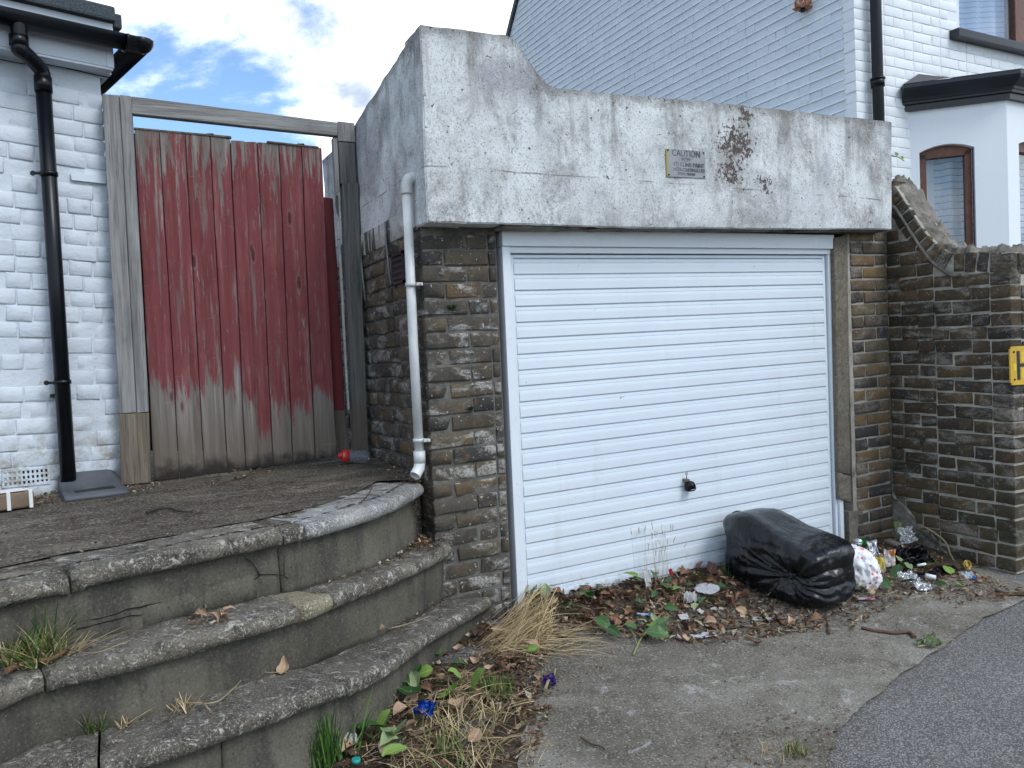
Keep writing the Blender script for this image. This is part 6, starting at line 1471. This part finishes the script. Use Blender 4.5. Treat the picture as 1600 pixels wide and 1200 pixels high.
# ---- crumpled sheets, packets and other scraps
def scrap(name, label, cat, px, py, wpx, hpx, mat, amp=.25, h=0., yaw=0., tilt=.5, seed=0, n=14, thick=.0012, surf=gp, round_=False, group=None):
    "creased sheet: w and h are its size as seen, converted at its distance"
    c = surf(px, py); s = (c-CAMP).dot(CF)/FPX; Wm, Hm = wpx*s, hpx*s*1.15; rnd = random.Random(seed); bm = bmesh.new(); G = {}
    q = Vector((math.cos(yaw), math.sin(yaw), 0)); X_ = e1*math.cos(yaw)+e2*math.sin(yaw); Y0 = -e1*math.sin(yaw)+e2*math.cos(yaw); Y_ = Y0*math.cos(tilt)+Vector((0,0,1))*math.sin(tilt); Z_ = X_.cross(Y_)
    for i in range(n+1):
        for j in range(n+1):
            a, b = 2*i/n-1, 2*j/n-1
            if round_: a, b = a*math.sqrt(1-b*b/2), b*math.sqrt(1-a*a/2)
            k = amp*min(Wm, Hm)*(.6*ridge(Vector((a, b, seed)), 1.1)+.35*ridge(Vector((a, b, seed+4)), 2.6)-.5); sh_ = 1+.18*mn.noise(Vector((a*1.5, b*1.5, seed*3.1)))
            G[i, j] = bm.verts.new(c + X_*a*Wm/2*sh_ + Y_*(b*Hm/2*sh_+Hm*.4*(tilt > .3)) + Z_*k)
    for i in range(n):
        for j in range(n): f = bm.faces.new((G[i,j], G[i+1,j], G[i+1,j+1], G[i,j+1])); f.smooth = True
    lo = min((v.co.z-surf_z(v.co, surf) for v in bm.verts))
    for v in bm.verts: v.co.z += -lo+.003+h
    bmesh.ops.solidify(bm, geom=bm.faces[:], thickness=thick); o = mk(name, bm, mat, None, False, False)
    for p in o.data.polygons: p.use_smooth = True
    props(o, label, cat, group); return recentre(o)
def surf_z(p, surf): return gtop_(p.x, p.y) if surf is gp else p.z
def print_mat(name, base, ink, scale=(60, 60, 400), thr=.5, rough=.6, metal=0., bump=.3):
    m = M(name, rough, .4); o = m.obj(); n = m.noise(m.map(o, scale), 1., 2); c = m.mix(m.st(n, thr, thr+.03), base, ink); m.col(c); m.b.inputs['Metallic'].default_value = metal; m.bump(m.noise(o, 60, 3), bump, .003); return m.m
m_paper = print_mat('white_printed_paper', (.72,.73,.75), (.35,.36,.40), (30, 260, 260), .60); m_paper2 = plain('plain_white_paper', (.74,.74,.72), .7, .05, 20, .2)
m_foil = print_mat('crumpled_foil_packet', (.62,.64,.66), (.10,.12,.20), (70,70,70), .62, .25, .6); m_fy = print_mat('yellow_and_silver_packet', (.72,.58,.06), (.70,.70,.68), (26,26,26), .50, .35)
m_fo = print_mat('orange_and_white_wrapper', (.75,.75,.72), (.72,.25,.03), (34,34,34), .50, .4); m_blk = plain('black_crumpled_plastic', (.008,.008,.010), .28, .2, 20, .3)
m_clear = M('clear_crinkled_plastic', .08, .5); m_clear.col((.92,.94,.95)); m_clear.b.inputs['Transmission Weight'].default_value = .92; m_clear.b.inputs['IOR'].default_value = 1.3; m_clear.bump(m_clear.noise(m_clear.obj(), 70, 4, .7), .6, .004); m_clear = m_clear.m
m_blue = plain('blue_foil', (.01,.10,.60), .25, .2, 20, .3, .5, .3); m_purple = plain('purple_foil', (.05,.02,.20), .3, .2, 20, .3, .5, .3); m_redp = plain('red_plastic', (.55,.02,.03), .35); m_teal = plain('turquoise_plastic', (.02,.30,.26), .35)
m_card = plain('brown_cardboard', (.16,.10,.06), .85)
m_cb = print_mat('clear_and_blue_wrapper', (.62,.68,.74), (.03,.22,.62), (30,30,30), .54, .25)
scrap('paper_cup_side', 'white printed paper with grey lines lying upper right in the litter', 'paper', 1104, 932, 42, 24, m_paper, .12, .012, -.35, .35, 1, round_=True)
scrap('tissue', 'crumpled cream tissue ball in the leaf litter left of the black bag', 'tissue', 1083, 945, 23, 16, m_paper2, .9, .0, .3, .4, 2)
scrap('paper', 'torn white printed scrap nearest the concrete, below the others', 'paper', 1099, 996, 40, 14, m_paper, .2, .0, .15, .15, 3)
scrap('paper', 'small square white scrap in the middle of the litter', 'paper', 1071, 971, 15, 11, m_paper2, .15, .006, .2, .4, 4)
scrap('paper', 'tiny white scrap pointing up in the litter centre', 'paper', 1098, 961, 12, 9, m_paper2, .2, .006, .8, .5, 5)
scrap('paper', 'long thin white scrap right of the cream tissue', 'paper', 1120, 955, 20, 6, m_paper2, .3, .006, -.1, .2, 6)
scrap('paper', 'white slip on the litter just before the black bag', 'paper', 1192, 970, 34, 9, m_paper2, .15, .002, -.2, .15, 7)
scrap('plastic_shard', 'upright curved white plastic shard at the foot of the garage door', 'plastic', 1014, 925, 11, 24, m_paper2, .3, .0, .3, 1.2, 8)
scrap('plastic_strip', 'thin clear and blue strip lying in the left of the litter', 'plastic', 1008, 966, 26, 6, m_cb, .2, .01, -.4, .2, 9)
scrap('crisp_packet', 'tall silver crisp packet standing right of the carrier bag', 'packet', 1372, 888, 18, 38, m_foil, .35, .0, .2, 1.15, 10, 18)
scrap('packet', 'yellow packet leaning below the silver crisp packet', 'packet', 1375, 895, 17, 22, m_fy, .3, .0, -.3, .9, 11)
scrap('wrapper', 'orange and white wrapper between silver packet and black plastic', 'wrapper', 1390, 890, 17, 26, m_fo, .35, .01, -.5, .9, 12)
scrap('plastic_sheet', 'crumpled shiny black plastic lump in the middle of the rubbish', 'plastic', 1431, 888, 50, 28, m_blk, .75, .0, .05, .75, 13, 22)
scrap('plastic_sheet', 'flat black plastic flap right of the white tube', 'plastic', 1484, 898, 36, 17, m_blk, .25, .0, .25, .4, 14)
scrap('plastic_sheet', 'thin black plastic strip across the middle of the rubbish', 'plastic', 1440, 902, 60, 9, m_blk, .3, .0, -.1, .25, 15)
scrap('clear_cup', 'crushed clear plastic cup against the wall corner', 'cup', 1421, 862, 28, 24, m_clear, .6, .02, .1, 1.0, 16, 18)
scrap('clear_wrapper', 'crinkled clear wrapper in front of the black strip', 'wrapper', 1431, 916, 28, 24, m_clear, .5, .0, .5, .5, 17, 18)
scrap('foil', 'crumpled white silver foil at the front of the rubbish', 'foil', 1448, 925, 31, 18, m_foil, .35, .0, .2, .5, 18, 16, round_=True)
scrap('clear_wrapper', 'clear and blue wrapper at the right end of the rubbish', 'wrapper', 1519, 906, 22, 14, m_cb, .4, .0, .3, .6, 19)
scrap('paper', 'flat white and pink paper under the carrier bag', 'paper', 1350, 938, 34, 8, print_mat('white_and_pink_paper', (.6,.62,.68), (.5,.10,.22), (30,30,30), .56), .2, .0, -.1, .1, 20)
scrap('dry_husk', 'large pale dried leaf husk standing high in the wall corner', 'husk', 1407, 848, 17, 20, ml_p, .4, .03, .3, 1.2, 21)
scrap('husk', 'crumpled pale leaf at the edge of the asphalt', 'husk', 1460, 1013, 22, 16, ml_p, .7, .0, .2, .7, 22)
scrap('husk', 'small pale curl left of the crumpled pale leaf by the asphalt', 'husk', 1441, 1010, 12, 9, ml_p, .6, .0, .2, .5, 23)
scrap('cardboard', 'flat brown cardboard strip by the corner of the garden wall', 'cardboard', 1578, 930, 50, 12, m_card, .1, .0, -.05, .1, 24)
scrap('blue_wrapper', 'bright blue twisted wrapper on the verge beside the steps', 'wrapper', 662, 1128, 34, 20, m_blue, .5, .015, -.3, .5, 25, 18)
scrap('purple_wrapper', 'dark purple wrapper under the crooked twig at the concrete edge', 'wrapper', 861, 1074, 20, 15, m_purple, .6, .0, .3, .7, 26)
scrap('plastic_sheet', 'grey black dirty plastic scrap in the left of the drift', 'plastic', 962, 978, 26, 15, m_blk, .5, .0, .3, .3, 27)
scrap('plastic_shard', 'white shell of plastic on the verge beside the stick', 'plastic', 549, 1175, 24, 20, m_paper2, .5, .01, .3, .6, 28, round_=True)
scrap('red_scrap', 'tiny red foil scrap at the door foot right of the dead grass', 'foil', 1050, 908, 7, 10, m_redp, .4, .02, .2, 1., 29)
def cyl(name, label, cat, p0, p1, r, mat, rads=None, seg=20, parent=None):
    bm = bmesh.new(); n = len(rads) if rads else 2; tube(bm, [Vector(p0).lerp(Vector(p1), k/(n-1)) for k in range(n)], r, seg, True, 0, rads); o = mk(name, bm, mat, parent)
    if label: props(o, label, cat)
    return o
# green can on its side, open end towards us
cp = gp(1340, 868); can = empty('drink_can', cp, 'green drinks can on its side with its open top facing us, behind the carrier bag', 'can')
ax = (e1*.62 + e2*.72 + Vector((0,0,-.22))).normalized(); c0 = cp + Vector((0,0,.075)); rr = .031
m_cang = plain('green_can_metal', (.01,.22,.05), .25, .2, 15, .1, .5, .5); m_alu = plain('can_aluminium', (.62,.63,.64), .3, .1, 30, .1, .5, .8)
cyl('can_body', None, None, c0+ax*.006, c0+ax*.105, rr, m_cang, [rr*.86, rr, rr, rr, rr, rr*.96, rr*.8], 24, can)
bm = bmesh.new(); tube(bm, [c0+ax*.008, c0, c0+ax*.004, c0+ax*.006], rr, 24, True, 0, [rr*.86, rr*.86, rr*.80, rr*.10]); mk('can_end', bm, m_alu, can)
x_, y_ = frame_of(ax); bm = bmesh.new(); bmesh.ops.create_circle(bm, cap_ends=True, segments=12, radius=1)
for v in bm.verts: v.co = c0 + ax*-.001 + ax*.003 + x_*(v.co.x*.007+.010) + y_*(v.co.y*.010)
mk('can_opening', bm, m_gap, can)
# bottle with red cap in the pile
b0, b1 = gp(1392, 868, .06), gp(1404, 880, .035); bo = empty('small_bottle', b0, 'brown tinted bottle with a bright red cap lying left of the black plastic lump', 'bottle')
m_tint = plain('smoky_plastic', (.10,.085,.07), .2, .2, 20, .1); b1 = b0 + (e1*.6-e2*.6+Vector((0,0,-.25))).normalized()*.085
cyl('bottle_body', None, None, b0-(b1-b0)*.4, b1, .020, m_tint, [.012, .021, .022, .022, .019, .010], 18, bo); cyl('bottle_cap', None, None, b1, b1+(b1-b0).normalized()*.016, .013, m_redp, None, 16, bo)
t0 = gp(1455, 908, .02); tb = empty('white_tube', t0, 'small white tube with a black end in front of the black flap', 'tube'); tx = (e1*.9-e2*.35).normalized()
cyl('tube_body', None, None, t0-tx*.028+Vector((0,0,.01)), t0+tx*.022, .012, m_paper2, None, 14, tb); cyl('tube_end', None, None, t0+tx*.0222, t0+tx*.034, .011, m_gap, None, 14, tb)
o = cyl('lighter', 'small white plastic stick above the black strip', 'lighter', gp(1440, 893, .035)-e1*.022, gp(1440, 893, .042)+e1*.024, .007, m_paper2); recentre(o)
o = cyl('bottle_cap', 'dark blue bottle cap in the left front of the rubbish', 'cap', gp(1402, 896, .02), gp(1402, 896, .02)-e2*.012+Vector((0,0,.006)), .012, plain('dark_blue_plastic', (.01,.03,.30), .35)); recentre(o)
o = cyl('bottle_cap', 'turquoise cap on the soil at the bottom of the verge', 'cap', gp(557, 1196, .01), gp(557, 1196, .022), .014, m_teal); recentre(o)
bm = bmesh.new(); cc = gp(1512, 892, .035); ga_ = (e1*.2-e2*.9+Vector((0,0,.25))).normalized(); gx, gy = frame_of(ga_)
for r_, o_ in ((.024, 0), (.016, .004)): tube(bm, [cc + ga_*o_ + (gx*math.cos(t)+gy*math.sin(t))*r_ for t in [k*math.pi/10 for k in range(21)]], .0035, 6, False)
tube(bm, [cc+ga_*-.03, cc+ga_*-.001], .022, 20); m_gold = plain('gold_can_metal', (.42,.30,.08), .3, .2, 20, .1, .5, .8); o = mk('can_base', bm, m_gold); props(o, 'gold coloured can end among twigs right of the black flap', 'can'); recentre(o)
# drinks bottle by the gate
p0 = on_gate(530, 712, .17); p1 = on_gate(577, 714, .20); bt_ = empty('drinks_bottle', p0, 'empty clear plastic bottle with a red label lying by the gate', 'bottle')
m_pet = M('clear_bottle_plastic', .06, .5); m_pet.col((.45,.47,.50)); m_pet.b.inputs['Transmission Weight'].default_value = .8; m_pet.b.inputs['IOR'].default_value = 1.25; m_pet.bump(m_pet.noise(m_pet.obj(), 45, 3), .5, .004); m_pet = m_pet.m
L_ = (p1-p0); n_ = 14; rads = [.034]*n_
pts = [p0 + L_*(.34+.66*k/(n_-1)) for k in range(n_)]; rads = [.034, .034, .0325, .034, .0325, .034, .0325, .034, .034, .033, .034, .033, .031, .024]
bm = bmesh.new(); tube(bm, pts, .034, 22, True, 0, rads); mk('bottle_body', bm, m_pet, bt_)
m_lab = print_mat('red_and_green_label', (.58,.03,.035), (.10,.30,.16), (22,22,22), .60, .4); bm = bmesh.new(); tube(bm, [p0+L_*.10, p0+L_*.14, p0+L_*.335], .035, 22, True, 0, [.028, .0345, .0345]); mk('label', bm, m_lab, bt_)
bm = bmesh.new(); tube(bm, [p0-L_*.04, p0+L_*.02, p0+L_*.10], .016, 16, True, 0, [.015, .015, .026]); mk('cap', bm, m_redp, bt_)
# taped parcel-like brick at the left edge
bc = on_z(22, 782, .70); wb_ = empty('taped_brick', on_z(22, 792, .667), 'loose brown brick bound with white tape at the left edge of the platform', 'brick')
s_ = (bc-CAMP).dot(CF)/FPX; bw, bh = 50*s_, 26*s_; m_brk = plain('buff_brick', (.24,.175,.12), .9, .2, 20, .8); bz = .668
Mx = Matrix((HD, -HN, Vector((0,0,1)))).transposed().to_4x4(); Mx.translation = Vector((bc.x, bc.y, bz))
bm = bmesh.new(); box(bm, (-bw/2-.02, -.05, 0), (bw/2, .05, bh), .012, 0, Mx)
for v in bm.verts: v.co += Vector((fb(v.co, 20), fb(v.co, 20, 3), fb(v.co, 20, 6)))*.003
mk('brick_body', bm, m_brk, wb_, True)
for u in (-.035, bw/2-.022):
    bm = bmesh.new(); box(bm, (u, -.052, -.001), (u+.014, .052, bh+.003), .001, 0, Mx); mk('tape', bm, m_paper2, wb_)
bm = bmesh.new(); box(bm, (-bw/2-.015, -.045, bh+.0035), (bw/2-.03, .04, bh+.0065), .001, 0, Mx); mk('tape', bm, m_paper2, wb_)
